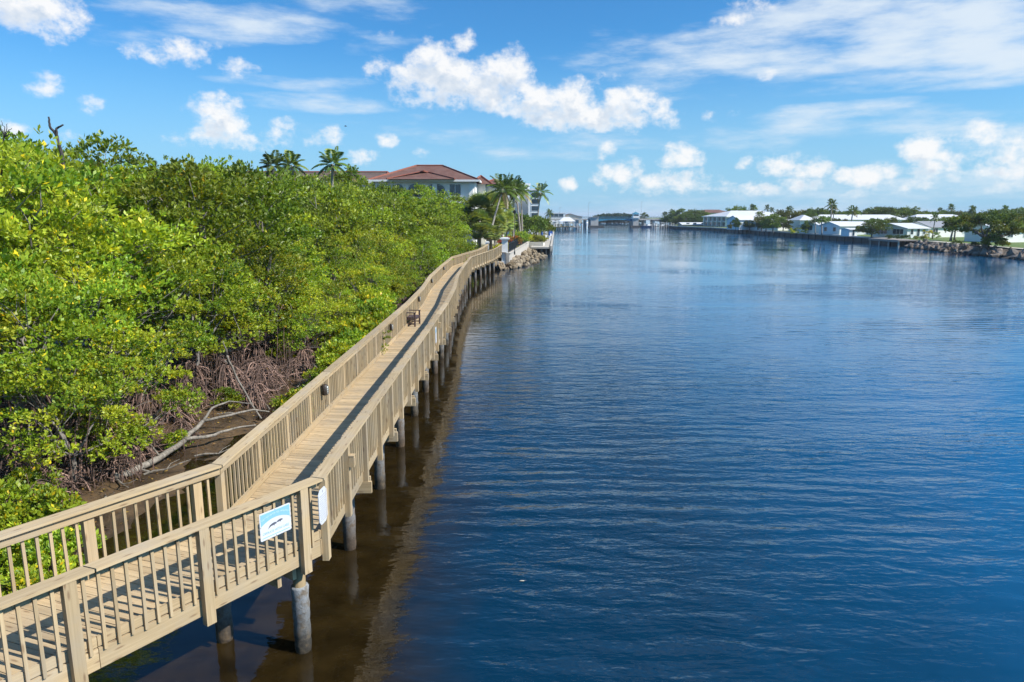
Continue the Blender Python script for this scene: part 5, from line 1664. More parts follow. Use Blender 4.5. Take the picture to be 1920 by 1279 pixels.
# boathouse on piles
def boathouse(px, Y, w, h0, h1, label):
    x = Xf(px, Y); root = empty('boathouse', (x, Y, 0)); tag(root, label, 'boathouse')
    b = MB(root.location); hip(b, x - w / 2 - .6, x + w / 2 + .6, Y - 3.6, Y + 3.6, h0, h1, 2.6 if w > 6 else w * .4); b.build('roof', M['white_roof'], root)
    b = MB(root.location); b.box((x, Y, 1.3), (w + 3, 8, .25)); b.build('deck', M['dock_wood'], root)
    for i in range(4):
        for j in (-1, 1):
            b = MB(root.location); px_ = x - w / 2 + w * i / 3; b.tube([(px_, Y + 3.2 * j, -1), (px_, Y + 3.2 * j, h0)], [.16, .15], 6); b.build('post', M['white_paint'], root)
    b = MB(root.location); b.box((x, Y + 1, 2.3), (w * .55, 2.4, .9)); b.build('wall', M['white_paint'], root)
boathouse(1061, 330, 7.0, 4.0, 5.9, 'white-roofed boathouse on posts near the left end of the bridge')
boathouse(1034, 320, 4.0, 4.0, 4.4, 'small flat white boat shelter at the end of the left dock')
# dark fishing dock around the boathouse
fd = empty('dock', (Xf(1040, 340), 340, 0)); tag(fd, 'dark wooden dock on close pilings below the white boathouse', 'dock')
b = MB(fd.location); b.box((Xf(1056, 338), 340, 1.15), (17, 6, .3)); b.build('deck', M['dock_wood'], fd)
for k_ in range(15):
    x = Xf(1036, 336) + k_ * 1.15; b = MB(fd.location); b.tube([(x, 336.5, -1), (x, 336.5, random.uniform(1.6, 2.6))], [.22, .2], 6); b.build('pile', M['wet_concrete' if k_ % 3 else 'dock_wood'], fd)

# ------------------------------------------------------------------ bascule bridge
def bridge():
    Y = 400; zt = zz(408.5, Y); z_ = zz(412.5, Y)
    root = empty('bascule_bridge', (Xf(1150, Y), Y, 0)); tag(root, 'low grey drawbridge with blue lifting span crossing the river in the distance', 'bridge')
    O = root.location
    def seg(name, p0, p1, mat, za=z_, zb=zt, wid=9):
        x0, x1 = Xf(p0, Y), Xf(p1, Y)
        b = MB(O); b.box(((x0 + x1) / 2, Y + wid / 2, (za + zb) / 2 - .25), (x1 - x0, wid, (zb - za) * .6)); b.box(((x0 + x1) / 2, Y - .1, za + .15), (x1 - x0, .5, .5)); b.build(name, M[mat], root)
        b = MB(O)
        for yv in (Y - .15, Y + wid):
            b.beam((x0, yv, zb + .55), (x1, yv, zb + .55), .12, .12); b.beam((x0, yv, zb + .1), (x1, yv, zb + .1), .12, .1)
            n_ = int((x1 - x0) / 1.6)
            for k_ in range(n_ + 1): b.beam((x0 + (x1 - x0) * k_ / max(1, n_), yv, zb - .2), (x0 + (x1 - x0) * k_ / max(1, n_), yv, zb + .6), .12, .12, up=(1, 0, 0))
        b.build('guardrail', M['grey_metal' if mat != 'teal_metal' else 'teal_metal'], root)
    seg('approach_span', 1024, 1108, 'concrete'); seg('approach_span', 1196, 1290, 'concrete')
    x0, x1 = Xf(1119, Y), Xf(1184, Y)
    seg('lifting_span', 1119, 1184, 'teal_metal', zz(412, Y), zz(408.5, Y))
    b = MB(O)
    n_ = 22
    for k_ in range(n_):
        t0, t1 = k_ / n_, (k_ + 1) / n_
        d0_, d1_ = [.25 + 1.0 * (2 * abs(t - .5)) ** 2 for t in (t0, t1)]
        xa, xb = x0 + (x1 - x0) * t0, x0 + (x1 - x0) * t1
        zq = zz(411.5, Y)
        b.hexa([(xa, Y - .4, zq - d0_), (xb, Y - .4, zq - d1_), (xb, Y + .1, zq - d1_), (xa, Y + .1, zq - d0_), (xa, Y - .4, zq), (xb, Y - .4, zq), (xb, Y + .1, zq), (xa, Y + .1, zq)])
    b.build('girder', M['teal_metal'], root)
    for p0, p1, top in ((1106, 1120, 407.5), (1184.5, 1194.5, 409)):
        xa, xb = Xf(p0, Y - 6), Xf(p1, Y - 6)
        b = MB(O); zt_ = zz(top, Y - 6); b.box(((xa + xb) / 2, Y + 2, zt_ / 2 - .5), (xb - xa, 14, zt_ + 1)); b.box(((xa + xb) / 2, Y - 5.2, zt_ + .15), (xb - xa + .3, .9, .3)); b.build('pier', M['concrete'], root)
        b = MB(O); b.box(((xa + xb) / 2 + .6, Y - 6.5, .35), (xb - xa + 4.5, 3, 1.3)); b.build('fender', M['wet_concrete'], root)
    # tender house on the right pier
    xa, xb = Xf(1184.2, Y - 6), Xf(1195.2, Y - 6); cx = (xa + xb) / 2; za = zz(409, Y - 6); zb = zz(402.5, Y - 6)
    b = MB(O); b.box((cx, Y - 3, za + .3), (xb - xa + .4, 4.6, 1.6)); b.box((cx, Y - 3, (za + zb) / 2 + .4), (xb - xa - .5, 4, zb - za)); b.build('tender_house', M['white_wall'], root)
    b = MB(O); b.box((cx, Y - 5.02, zb - .55), (xb - xa - .7, .1, .8)); b.build('window', M['glass'], root)
    b = MB(O); hip(b, cx - 2.0, cx + 2.0, Y - 5.4, Y - .6, zb + .4, zb + 1.6, 2.0); b.build('roof', M['teal_metal'], root)
    b = MB(O); b.tube([(cx, Y - 3, zb + 1.5), (cx, Y - 3, zb + 2.3)], [.08, .03], 5); b.build('finial', M['teal_metal'], root)
    for p in (1040, 1062, 1081, 1096, 1206, 1222, 1240, 1258):
        x = Xf(p, Y)
        for yv in (Y + .8, Y + 7.5):
            b = MB(O); b.box((x, yv, z_ / 2 - .5), (1.1, 1.1, z_ + .95)); b.build('support', M['concrete'], root)
    for p, hgt in ((1101, 8.5), (1198, 9.0), (1048, 6)):
        x = Xf(p, Y); b = MB(O); b.tube([(x, Y + .2, zt), (x, Y + .2, zt + hgt)], [.07, .05], 5); b.box((x + .5, Y + .2, zt + hgt), (1.0, .2, .1)); b.build('lamp_pole', M['grey_metal'], root)
    b = MB(O); b.box((Xf(1078, Y), Y + 1.5, zz(419, Y)), (3.4, 1.5, zz(413, Y) - zz(425, Y))); b.build('abutment', M['concrete'], root)
bridge()

# land and trees beyond the bridge
def wood(name, label, x0, x1, Y, z0, h, n, pal, ln=1.1, dep=20):
    c = np.stack([rng.uniform(x0, x1, n), Y + rng.uniform(0, dep, n), z0 + h * rng.uniform(.15, .85, n)], axis=1)
    t = (c[:, 0] - x0) / (x1 - x0)
    c[:, 2] = z0 + (c[:, 2] - z0) * (.55 + .45 * np.sin(np.clip(t, 0, 1) * math.pi) ** .5)
    o = link(name, crown_mesh('wood_crowns', c - np.array([(x0 + x1) / 2, Y, z0]), h * .28, 26, 4, ln, pal, M['leaf_far'], 0, .8), None, ((x0 + x1) / 2, Y, z0))
    tag(o, label, 'wood', kind='stuff')
FARP = np.array([(.025, .055, .035), (.035, .07, .04), (.03, .055, .03)])
wood('far_wood', 'dark far-off wood behind the lifting span', Xf(1112, 600), Xf(1200, 600), 600, .0, 7.4, 330, FARP, 1.4, 20)
b = MB(); b.poly([(Xf(1112, 596), 596, .15), (Xf(1200, 596), 596, .15), (Xf(1200, 596), 690, .15), (Xf(1112, 596), 690, .15)]); tag(b.build('far_shore', M['mud']), kind='structure')
for k_, (px, Y, s) in enumerate(((1148, 690, 1.0), (1156, 690, 1.15), (1164, 690, 1.05), (1140, 690, .8))):
    pass

# ------------------------------------------------------------------ right bank
WL = [(80.5, 60), (80.0, 107), (80.2, 116), (82.6, 133), (84.8, 149), (90.2, 158), (90.5, 200), (90.3, 240), (90.0, 309), (82.0, 345), (84, 385), (100, 420), (140, 600)]
def bankx(y):
    for (x0, y0), (x1, y1) in zip(WL, WL[1:]):
        if y0 <= y <= y1: return x0 + (x1 - x0) * (y - y0) / (y1 - y0)
    return WL[-1][0]
GR = 1.45
pts = [(x + (4.2 if y < 152 else .3), y, GR) for x, y in WL]
b = MB(); b.poly([(500, 60, GR)] + [(500, 1400, GR), (260, 1400, GR)] + pts[::-1]); tag(b.build('ground', M['lawn']), kind='structure')
# rocky slope
b = MB()
ys_ = list(range(60, 156, 5))
for y0, y1 in zip(ys_, ys_[1:]):
    b.poly([(bankx(y0) - .4, y0, -.3), (bankx(y0) + 4.4, y0, GR - .05), (bankx(y1) + 4.4, y1, GR - .05), (bankx(y1) - .4, y1, -.3)])
tag(b.build('rock_slope', M['rock_right']), kind='structure')
for k_ in range(158):
    y = 98 + 56 * random.random(); t = random.random()
    x = bankx(y) - .2 + 4.6 * t
    rock(ROCKS_R, x, y, -.1 + 1.55 * t + (0 if t < .8 else .05), random.uniform(.75, 1.55) * (1 if t < .75 else .7), 'brown boulder in the rocky slope along the right bank', 'boulders along the right bank')
# seawall on the right
sw = empty('seawall', (90.3, 158, 0)); tag(sw, 'long dark stained seawall with a grey concrete cap along the right bank', 'seawall')
wl = [p for p in WL if p[1] >= 158 and p[1] <= 400]
b = MB(sw.location); c = MB(sw.location)
for (x0, y0), (x1, y1) in zip(wl, wl[1:]):
    b.beam((x0 + .3, y0, .2), (x1 + .3, y1, .2), .6, 2.0)
    c.beam((x0 + .25, y0, 1.36), (x1 + .25, y1, 1.36), 1.0, .36)
b.build('face', M['wet_concrete'], sw); c.build('cap', M['concrete'], sw)
for k_ in range(46):
    y = 160 + k_ * 4.6; b = MB(sw.location); b.box((bankx(y) - .12, y, .45), (.25, .5, 1.5)); b.build('pilaster', M['wet_concrete'], sw)
# small dock at the end of the seawall
dkr = empty('dock', (86, 155, 0)); tag(dkr, 'small wooden dock on pale posts where the seawall meets the rocks', 'dock')
b = MB(dkr.location); b.box((87.6, 158.5, 1.42), (4.6, 13, .22)); b.box((85.25, 158.5, 1.27), (.12, 13, .42)); b.build('deck', M['dock_wood'], dkr)
for yv in (152.5, 156.5, 160.5, 164.5):
    b = MB(dkr.location); b.tube([(85.5, yv, -1), (85.5, yv, 1.3)], [.2, .18], 7); b.build('post', M['pale_concrete'], dkr)
# garden path of pale stones on top of the slope
b = MB(); b.poly([(bankx(y) + 4.3, y, GR + .006) for y in (100, 115, 130, 150)] + [(bankx(y) + 6.3, y, GR + .006) for y in (150, 130, 115, 100)]); tag(b.build('shell_path', M['pale_concrete']), kind='structure')

def corner(px, py, z=GR):
    p = at(px, py, z); return p.x, p.y
TH = R(17)
# gabled river home with two wide windows
x, y = corner(1700, 446.5)
H1 = gable_house('mobile_home', 'pale gabled home with two triple windows facing the river', x, y, TH, 6.4, 10.5, 3.75, 4.85, 'shade_blue_wall', 'white_roof', axis='x', wins=[('w', -2.7, 1.5, 3.2, 1.25, 3, 1), ('w', -7.6, 1.5, 3.2, 1.25, 3, 1), ('s', 1.4, 1.5, .9, 1.3, 1, 1), ('s', 3.4, 1.3, .9, 1.95, 1, 1), ('s', 5.2, 1.5, .8, 1.2, 1, 1)], cat='house')
x, y = corner(1757, 446)
gable_house('mobile_home', 'white home with a grey roof and dark shuttered window behind the tall thin palm', x, y + 3, TH, 16, 8, 4.0, 5.3, 'white_wall', 'grey_roof', axis='x', wins=[('s', 1.6, 1.6, 1.5, 1.3, 2, 1), ('w', 3, 1.6, 1.2, 1.2, 1, 1)])
x, y = corner(1580, 441)
gable_house('mobile_home', 'pale home with a small front shed, left of the round dark tree', x, y + 2, TH, 15, 8, 3.9, 5.0, 'shade_blue_wall', 'white_roof', axis='x', wins=[('w', 2.0, 1.5, 1.2, 1.2, 1, 1), ('w', 5.5, 1.5, 1.2, 1.2, 1, 1), ('s', 4, 1.5, 1.4, 1.1, 2, 1)])
x, y = corner(1592, 443)
gable_house('shed', 'pale boxy shed standing in front of the pale home', x, y, TH, 2.6, 3.0, 3.2, 3.45, 'shade_blue_wall', 'white_roof', axis='x', wins=[('s', 1.3, 1.0, .8, 1.9, 1, 1)], cat='shed')
x, y = corner(1545, 438)
gable_house('mobile_home', 'white home with a dark teal screened porch above the seawall', x - 1, y, TH, 14, 9.5, 3.7, 4.9, 'white_wall', 'white_roof', axis='x', wins=[('w', 6.0, 1.65, 4.6, 1.5, 4, 1, 'screen'), ('s', 3, 1.6, 3.2, 1.5, 3, 1, 'screen'), ('s', 8, 1.6, 1.2, 1.2, 1, 1)])
x, y = corner(1475, 433.5)
gable_house('mobile_home', 'white home with a low roof behind the yellow bush on the lawn', x, y + 8, TH, 18, 9, 4.0, 5.3, 'white_wall', 'white_roof', axis='x', wins=[('w', 3.5, 1.6, 2.0, 1.3, 2, 1), ('s', 4, 1.6, 1.8, 1.3, 2, 1), ('s', 9, 1.6, 1.8, 1.3, 2, 1)])
x, y = corner(1432, 432)
gable_house('mobile_home', 'pale home almost hidden behind the broad tree on the seawall', x, y + 5, TH, 12, 9, 3.8, 5.0, 'shade_blue_wall', 'white_roof', axis='x', wins=[('w', 4, 1.6, 2.2, 1.2, 2, 1)])
x, y = corner(1386, 431)
gable_house('mobile_home', 'small pale gabled home with a blue window beside the condominium', x, y, TH, 7.5, 8, 5.2, 6.6, 'shade_blue_wall', 'white_roof', axis='x', wins=[('w', 2.2, 2.0, 2.6, 2.0, 2, 1), ('w', 5.6, 1.7, 1.2, 2.4, 1, 1), ('s', 3, 1.8, 1.6, 1.4, 1, 1)])
# homes at the right edge
x, y = corner(1890, 458)
gable_house('mobile_home', 'white home behind the spreading tree at the right edge of the photo', 99.5, y + 8, TH, 16, 8, 3.9, 5.0, 'white_wall', 'white_roof', axis='x', wins=[('s', 2.5, 1.6, 1.6, 1.2, 2, 1), ('s', 7, 1.6, 1.6, 1.2, 2, 1), ('w', 3, 1.6, 1.2, 1.2, 1, 1)])
# long white-roofed condominium with balconies
def condo():
    Y0 = 322; x0 = Xf(1357, Y0)
    eave, ridge = zz(406, Y0), zz(395, Y0 + 10)
    e, r_ = eave - GR, ridge - GR
    root = empty('condominium', (x0, Y0, GR), R(12)); tag(root, 'long two-storey condominium with a white hip roof and rows of screened balconies', 'building')
    w, d = 32, 22
    b = MB(); b.box((w / 2, d / 2, e / 2), (w, d, e)); b.build('wall', M['grey_wall'], root)
    b = MB(); hip(b, -1, w + 1, -1, d + 1, e, r_, 9); b.build('roof', M['white_roof'], root)
    b = MB(); b.box((w / 2, -1.05, e - .1), (w + 2.2, .2, .35)); b.box((-1.05, d / 2, e - .1), (.2, d + 1.7, .35)); b.build('fascia', M['white_paint'], root)
    b = MB(); b.box((w / 2, -.5, e * .5), (w, .9, .22)); b.box((-.5, d / 2, e * .5), (.9, d - .1, .22)); b.build('floor_band', M['white_paint'], root)
    for k_ in range(7):
        for z in (e * .25, e * .75):
            window(root, S_(2.3 + k_ * 4.5, 0, z), 3.4, e * .36, nx=2, glass='screen' if k_ % 2 else 'glass')
    for k_ in range(5):
        for z in (e * .25, e * .75):
            window(root, W__(0, 2.4 + k_ * 4.3, z), 2.2, e * .36, nx=2, glass='glass')
    for k_ in range(8):
        b = MB(); b.box((k_ * 4.5 if k_ else .1, -.35, e / 2), (.45, .6, e - .2)); b.build('pilaster', M['white_paint'], root)
    for k_ in range(6):
        b = MB(); b.box((-.35, .2 + k_ * 4.3, e / 2), (.6, .45, e - .21)); b.build('pilaster', M['white_paint'], root)
condo()
x, y = corner(1262, 427.5, 1.4)
gable_house('bungalow', 'low tan bungalow with a white roof at the far end of the seawall', Xf(1276, 345), 345, R(4), 13, 8, zz(421, 345), zz(417.5, 349), 'tan_wall', 'white_roof', 1.4, axis='x', ov=.8, wins=[('s', 2.5, 1.2, 1.6, 1.0, 2, 1), ('s', 6, 1.2, 1.6, 1.0, 2, 1), ('s', 10, 1.2, 1.2, 1.0, 1, 1)])
gable_house('house', 'red-roofed building showing over the trees left of the condominium', Xf(1312, 420), 420, R(10), 18, 14, zz(399, 420), zz(393, 425), 'tan_wall', 'red_tile', 1.4, hiproof=5, wins=[('s', 4, 4, 2, 1.6, 1, 1)])
# long white roofs behind
def long_home(px0, px1, Y, eave, ridge, label, rz=0.0):
    x0, x1 = Xf(px0, Y), Xf(px1, Y)
    gable_house('long_house', label, x0, Y, rz, x1 - x0, 9, zz(eave, Y), zz(ridge, Y + 4.5), 'white_wall', 'white_roof', hiproof=4.0, wins=[('s', 4 + 6 * k_, 1.8, 2, 1.3, 2, 1) for k_ in range(int((x1 - x0 - 4) / 6))])
long_home(1520, 1688, 245, 412, 402.5, 'long white-roofed building with an unbroken roof behind the waterfront homes')
long_home(1702, 1806, 262, 411, 402, 'long white-roofed building behind the tall thin palm and the spreading tree')
long_home(1660, 1712, 285, 407, 402.5, 'white roof showing in the gap between the two long white roofs')
long_home(1905, 1960, 205, 414, 405, 'white-roofed house at the right edge behind the trees')
long_home(1492, 1522, 235, 413, 403, 'short white roof behind the dark bushy trees')

# trees of the right bank
bt = [broad_tree(7.5, 4.6, 3.3, 46, .5, 34, 4, p, .3, (1.1, 1.8), .75, -.8) for p in (TREEG, np.concatenate([TREEG, OLIVE * .6]), OLIVE * .62)]
BF = {id(p): [False] for p in bt}
def tree(px, base_py, top_py, Y, wpx, label, group=None, kind=None, base=GR):
    x = Xf(px, Y); top = zz(top_py, Y); h = max(2.0, top - base)
    p = bt[random.randrange(3) if kind is None else kind]
    o = p if not BF[id(p)][0] else copy_tree(p); BF[id(p)][0] = True
    s = h / 7.9; w = wpx / F * Y / 9.6
    set_at(o, x, Y, base, label, 'tree', group, s=w, rz=random.uniform(0, 6.28), sz=s)
# the spreading banyan
def big_tree():
    c = crown_points(84, 6.4, 5.0, 2.1, 3.6, -.8)
    root = empty('spreading_tree', (*corner(1846, 463), GR)); tag(root, 'large spreading dark green tree over the rocky slope at the right', 'tree')
    link('crown', crown_mesh('spreading_crown', c, rng.uniform(.9, 1.4, len(c)), 44, 5, .36, np.concatenate([TREEG * 1.05, OLIVE * .6]), M['leaf_far'], 0.0, .6, core=(0, 0, 2.2)), root)
    b = MB(); b.tube([(0, 0, -.3), (.05, 0, .8), (0, .1, 1.6)], [.45, .33, .36], 9)
    limbs(b, Vector((0, .1, 1.5)), c, 12, .2, False); b.build('trunk', M['bark'], root, smooth=True)
    root.scale = (1.0, 1.0, 1.0)
big_tree()
o = link('bush', crown_mesh('slope_bush', crown_points(18, 1.7, 1.6, 1.1, .9, -.2), .55, 30, 6, .3, OLIVE * 1.3, M['leaf_far']), None, (*corner(1863, 464), GR - .2)); tag(o, 'wide light green bush at the foot of the spreading tree', 'bush')
tree(1627, 442, 411, 172, 52, 'rounded dark tree standing between the two pale homes', kind=1)
tree(1443, 432, 401, 222, 42, 'broad green tree overhanging the seawall beside the condominium', kind=0)
tree(1422, 432, 404, 232, 30, 'brownish green tree behind the palm at the condominium', kind=2)
tree(1468, 425, 392, 262, 46, 'tall olive tree right of the condominium roof', kind=2)
tree(1374, 431, 408, 262, 17, 'small round tree on the seawall in front of the condominium', kind=0)
tree(1363, 431, 420, 258, 8, 'small light bush-like tree on the seawall left of the small round tree', kind=2)
tree(1506, 425, 398, 250, 34, 'feathery dark tree over the short white roof', kind=1)
tree(1540, 425, 404, 215, 24, 'dark bushy tree above the screened porch', kind=1)
for px, top, Y, w in ((1256, 397, 395, 26), (1272, 391.5, 385, 36), (1292, 393, 380, 38), (1306, 394, 390, 30), (1318, 398, 380, 28), (1244, 404, 400, 20), (1284, 398, 368, 30), (1264, 405, 372, 24), (1305, 402, 366, 26)):
    tree(px, 425, top, Y, w, 'dark tree in the group behind the tan bungalow near the bridge', 'trees near the right end of the bridge', kind=0)
tree(1204, 425, 398.5, 520, 16, 'lone dark tree behind the bridge tender house', kind=0)
for px, top, Y, w in ((1372, 386, 350, 24), (1384, 387, 352, 20), (1358, 390, 352, 16)):
    tree(px, 425, top, Y, w, 'dark tree rising behind the condominium roof', 'trees behind the condominium', kind=0)
X_ = 1500
while X_ < 1930:
    top = 391 + 5 * vnoise(X_ * .031, 3) + random.uniform(-1.5, 2.5)
    tree(X_, 412, top + (3 if X_ > 1700 else 0), random.uniform(290, 330), random.uniform(26, 44), 'green tree in the belt of trees behind the white roofs', 'tree belt on the right bank')
    X_ += random.uniform(7, 12)
for px, top, Y, w in ((1652, 388.5, 275, 36), (1695, 388, 280, 40), (1588, 394, 275, 30)):
    tree(px, 412, top, Y, w, 'large rounded tree standing out above the tree belt', 'rounded trees above the belt', kind=0)
for px, base, top, Y, w, k_ in ((1575, 0, 409, 232, 12, 2), (1660, 0, 406, 228, 22, 2), (1702, 0, 405, 235, 26, 1), (1765, 0, 405, 215, 30, 1), (1790, 0, 404, 200, 30, 1), (1610, 0, 413, 228, 10, 1), (1688, 0, 412, 226, 16, 1), (1730, 0, 411, 228, 14, 1), (1830, 0, 399, 200, 50, 2), (1870, 0, 402, 190, 40, 1), (1900, 0, 401, 190, 44, 2), (1925, 0, 402, 175, 40, 1), (1550, 0, 412, 226, 14, 2), (1530, 0, 410, 230, 18, 1), (1508, 0, 412, 214, 22, 1), (1462, 0, 410, 236, 30, 2), (1598, 0, 414, 205, 16, 2), (1648, 0, 413, 196, 26, 1), (1672, 0, 414, 205, 26, 2), (1712, 0, 413, 200, 22, 1), (1752, 0, 409, 196, 30, 1), (1785, 0, 409, 185, 30, 2), (1806, 0, 412, 178, 34, 1), (1880, 0, 410, 165, 36, 1), (1912, 0, 411, 160, 34, 2), (1632, 0, 408, 236, 24, 1), (1716, 0, 406, 250, 24, 1), (1560, 0, 408, 238, 20, 1), (1430, 0, 408, 240, 30, 1), (1400, 0, 412, 262, 24, 1)):
    tree(px, 425, top, Y, w, 'green garden tree standing between the rows of white roofs', 'garden trees among the white roofs', kind=k_)
# columnar cypress shapes
cy = broad_tree(9, 1.0, 4.2, 22, .4, 26, 4, TREEG, .2, (.5, .9), 1.2)
for k_, (px, top, Y, s) in enumerate(((1808, 385, 300, 1.0), (1868, 384.5, 330, 1.0))):
    o = cy if k_ == 0 else copy_tree(cy); set_at(o, Xf(px, Y), Y, zz(top, Y) - 9, ('narrow dark columnar tree above the spreading tree' if k_ == 0 else 'narrow dark columnar tree at the right end of the skyline'), 'tree')
# palms of the right bank
rp = [coconut_palm('', 8, (.2, .1), 16, 2.5, 18, .75, .16, DARKG * .62, .2), coconut_palm('', 8, (-.4, .1), 18, 2.9, 18, .9, .17, DARKG * .72, .2)]
RPF = [False, False]
def palm(px, top_py, Y, label, s=None, k_=0, crown=1.0, group=None):
    top = zz(top_py, Y); h = top - GR
    o = rp[k_] if not RPF[k_] else copy_tree(rp[k_]); RPF[k_] = True
    set_at(o, Xf(px, Y), Y, GR, label, 'palm', group, s=crown, rz=random.uniform(0, 6.28), sz=(h - 1.2 * crown) / 8)
palm(1549, 375, 222, 'tallest palm on the right bank, rising above the screened porch', crown=1.15)
palm(1553, 388, 228, 'shorter palm crown tucked below the tallest palm', crown=.8)
palm(1586, 388, 212, 'thick-crowned palm in front of the unbroken white roof', k_=1, crown=1.0)
palm(1534, 404, 190, 'dark palm standing in front of the screened porch', k_=1, crown=.9)
palm(1522, 408, 196, 'low dark palm at the left of the screened porch', k_=1, crown=.8)
palm(1740, 402, 163, 'thin dark palm with a bare trunk beside the clipped yellow hedge', crown=.62)
palm(1774, 409, 150, 'drooping palm with a pale trunk left of the spreading tree, the nearer of a pair', k_=1, crown=.95)
palm(1781, 411, 153, 'drooping palm with a pale trunk left of the spreading tree, the farther of a pair', k_=1, crown=.85)
palm(1415, 396, 255, 'palm with golden fronds in front of the condominium', k_=1, crown=1.0)
palm(1769, 384, 320, 'feathery palm on the skyline left of the columnar tree', crown=1.1)
palm(1748, 391, 320, 'small palm on the skyline beside the feathery palm', crown=.9)
for px, top, Y, lab in ((1402, 385, 360, 'bushy palm behind the condominium roof, beside the dark trees'), (1407, 388, 362, 'small palm next to the bushy palm behind the condominium'), (1429, 386, 380, 'thin palm standing alone on the skyline over the white hip roof'), (1439, 390, 380, 'low palm top barely over the white hip roof'), (1472, 389, 290, 'palm top over the tall olive tree'), (1242, 397, 430, 'leaning palm left of the dark trees near the bridge'), (1254, 393, 432, 'palm among the dark trees near the bridge'), (1302, 404, 400, 'golden palm at the end of the tan bungalow'), (1531, 391, 300, 'dark palm top left of the tallest palm'), (1898, 391, 300, 'dark palm top near the right end of the skyline')):
    palm(px, top, Y, lab, crown=1.0 if Y < 400 else 1.2, k_=random.randrange(2))
# hedges and bushes
def hedge(px0, px1, py, h, Y, pal, label, dep=1.2, cat='hedge'):
    x0, x1 = Xf(px0, Y), Xf(px1, Y); n_ = max(8, int((x1 - x0) * 5))
    c = np.stack([rng.uniform(0, x1 - x0, n_), rng.uniform(0, dep, n_), rng.uniform(.2, h - .2, n_)], axis=1)
    o = link('hedge', crown_mesh('hedge_leaves', c, .35, 26, 4, .2, pal, M['leaf_far'], 0, .8), None, (x0, Y, GR)); tag(o, label, cat)
hedge(1657, 1700, 446, .9, 160, TREEG * .9, 'low dark green hedge under the two triple windows')
hedge(1728, 1740, 445, 2.0, 161, YEL * .8, 'tall clipped yellow-green hedge beside the thin dark palm', 1.8)
hedge(1745, 1757, 446, 1.4, 166, DARKG * 1.2, 'dark green hedge below the shuttered window')
hedge(1706, 1730, 446, .8, 158, OLIVE * .7, 'low brownish hedge before the sunny side of the gabled home')
hedge(1476, 1484, 432, 1.6, 205, YEL * .7, 'yellow flowering bush on the lawn before the white home', cat='bush')
hedge(1484, 1497, 432, 1.8, 208, DARKG, 'round dark bush beside the yellow bush', cat='bush')
hedge(1498, 1507, 432, 1.5, 205, DARKG * .8, 'dark bush at the corner of the white home', cat='bush')
for px, py, Y in ((1845, 463, 121), (1825, 460, 124), (1790, 455, 133)):
    hedge(px - 6, px + 6, py, .7, Y, DARKG, {1845: 'low shrub on the rocky slope under the trunk of the spreading tree', 1825: 'low shrub on the rocky slope left of the trunk of the spreading tree', 1790: 'low shrub on top of the slope near the pair of drooping palms'}[px], cat='bush')

# docks and boats near the right end of the bridge
dr = empty('dock', (Xf(1232, 370), 370, 0)); tag(dr, 'long wooden marina dock with many pilings near the right end of the bridge', 'dock')
b = MB(dr.location); b.box((Xf(1241, 366), 366, 1.0), (Xf(1262, 366) - Xf(1219, 366), 3, .3)); b.build('deck', M['dock_wood'], dr)
for k_ in range(22):
    x = Xf(1217 + k_ * 2.2, 364); b = MB(dr.location); b.tube([(x, 364.2, -1), (x, 364.2, random.uniform(1.4, 3.6))], [.2, .18], 6); b.build('pile', M['pale_concrete' if k_ % 2 else 'wet_concrete'], dr)
def boat(x, y, rz, l, label, hullm='hull', tower=True):
    root = empty('motor_boat', (x, y, 0), rz); tag(root, label, 'boat')
    b = MB(); w = l * .3
    st = [(-.5, .85, .15), (-.2, 1.0, .12), (.15, .95, .12), (.38, .6, .25), (.5, .04, .45)]
    rows = []
    for t, ww, zl in st:
        rows.append([(t * l, -w / 2 * ww, .9 + zl), (t * l, -w / 2 * ww * .75, zl - .25), (t * l, w / 2 * ww * .75, zl - .25), (t * l, w / 2 * ww, .9 + zl)])
    for r0, r1 in zip(rows, rows[1:]):
        for k_ in range(3): b.poly([r0[k_], r0[k_ + 1], r1[k_ + 1], r1[k_]])
        b.poly([r0[3], r0[0], r1[0], r1[3]])
    b.poly(rows[0]); b.build('hull', M[hullm], root)
    b = MB(); b.box((.02 * l, 0, 1.5), (l * .28, w * .6, .9)); b.build('cabin', M['white_paint'], root)
    b = MB(); b.box((.165 * l, 0, 1.65), (.06, w * .5, .5)); b.build('windshield', M['glass'], root)
    if tower:
        b = MB(); b.box((0, 0, 2.9), (l * .3, w * .65, .1))
        for i in (-1, 1):
            for j in (-1, 1): b.tube([(i * l * .12, j * w * .28, 1.9), (i * l * .11, j * w * .26, 2.9)], [.04, .04], 5)
        b.build('hardtop', M['white_paint'], root)
boat(Xf(1210, 392), 388, .3, 9, 'dark-hulled boat moored under the right end of the bridge', 'navy_hull')
boat(Xf(1224, 372), 372, 1.2, 8, 'white boat at the outer end of the marina dock')
boat(Xf(1236, 374), 372, 1.5, 9, 'white boat with a hardtop in the middle of the marina dock')
boat(Xf(1250, 374), 372, 1.6, 8, 'white boat at the inner end of the marina dock')
boat(Xf(1258, 384), 384, 1.4, 9, 'white boat lifted behind the marina dock', tower=True)
boat(Xf(1097, 520), 520, .4, 9, 'small boat far out on the water beyond the left bridge span')
boat(Xf(1103, 560), 560, 2.4, 8, 'distant dark boat under the left bridge span', 'navy_hull')
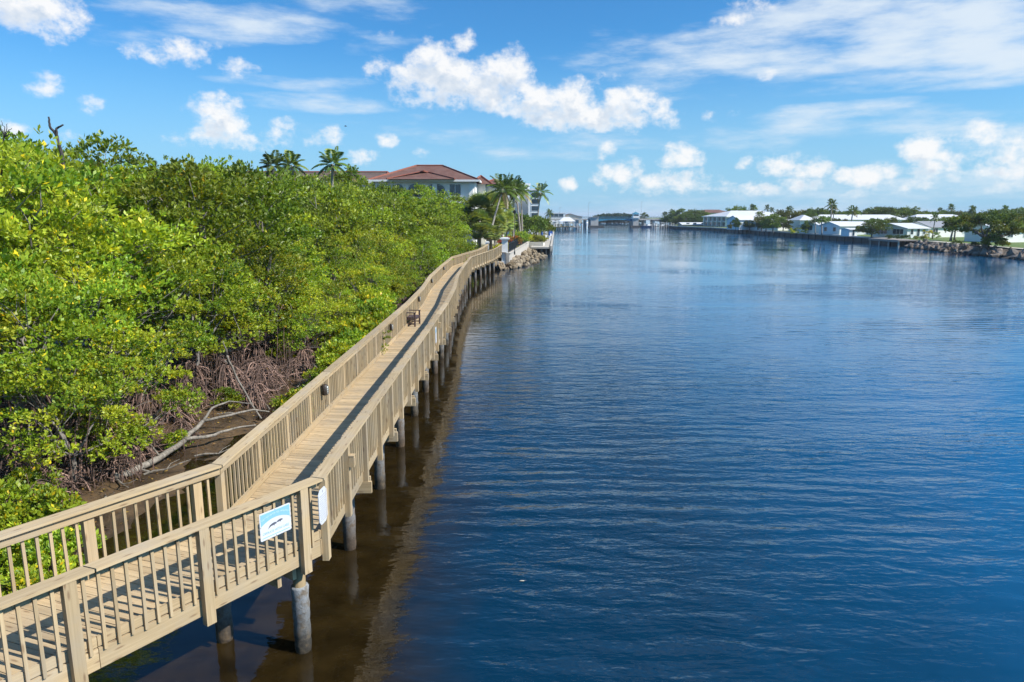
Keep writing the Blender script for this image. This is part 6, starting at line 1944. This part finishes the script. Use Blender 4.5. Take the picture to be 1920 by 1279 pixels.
for px, py, lab in ((1091, 424.5, 'thin channel marker post in the water left of the bridge pier'),):
    p = at(px, py, 0); b = MB(); b.tube([(0, 0, -1), (0, 0, 2.2)], [.14, .12], 6); b.box((0, -.16, 2.0), (.8, .05, .8)); b.box((0, 0, 2.3), (.3, .3, .2))
    tag(b.build('channel_marker', M['wet_concrete'], None, loc=p), lab, 'marker')
# posts at the waterfront
for px, py, Y in ((1436, 433, 206), (1441, 433, 205)):
    pass
# bird in the sky
p = ray(648, 237).normalized() * 90 + Vector((0, 0, CAMZ))
b = MB(); b.tube([(-.3, 0, 0), (-.12, 0, .03), (.1, 0, .03), (.3, 0, .05)], [.01, .07, .07, .02], 6)
for s_ in (-1, 1): b.poly([(.08, .03 * s_, .05), (-.06, .03 * s_, .05), (-.1, .35 * s_, .16), (-.12, .72 * s_, .05), (.02, .38 * s_, .18)])
o = b.build('bird', M['bird'], None, loc=p); o.rotation_euler = (0, 0, .5); o.scale = (.6, .6, .6); tag(o, 'small dark bird flying high over the mangroves', 'bird')
# floating leaf
p = at(978, 1089, .012); b = MB(); b.poly([(-.05, 0, 0), (-.01, -.02, .006), (.045, -.012, 0), (.06, .003, .007), (0, .017, .004)]); b.poly([(.06, .003, .007), (.085, .006, .006), (.085, .0, .006)])
o = b.build('floating_leaf', M['tan_wall'], None, loc=p); tag(o, 'pale leaf floating on the open water right of the boardwalk', 'leaf')

# ------------------------------------------------------------------ thin coastal haze
HAZE = 0.00015
hm = bpy.data.materials.new('haze_air'); hm.use_nodes = True
nt = hm.node_tree; nt.nodes.remove(nt.nodes['Principled BSDF'])
pv = N(nt, 'ShaderNodeVolumePrincipled')
pv.inputs['Color'].default_value = (0.78, 0.88, 1.0, 1)
pv.inputs['Density'].default_value = HAZE
L(nt, pv.outputs[0], nt.nodes['Material Output'].inputs['Volume'])
hb = MB(); hb.box((0, 4400, 12.5), (12200, 9400, 32)); 
ho = hb.build('haze', hm); tag(ho, 'thin pale sea haze over the whole river', 'haze', kind='stuff')
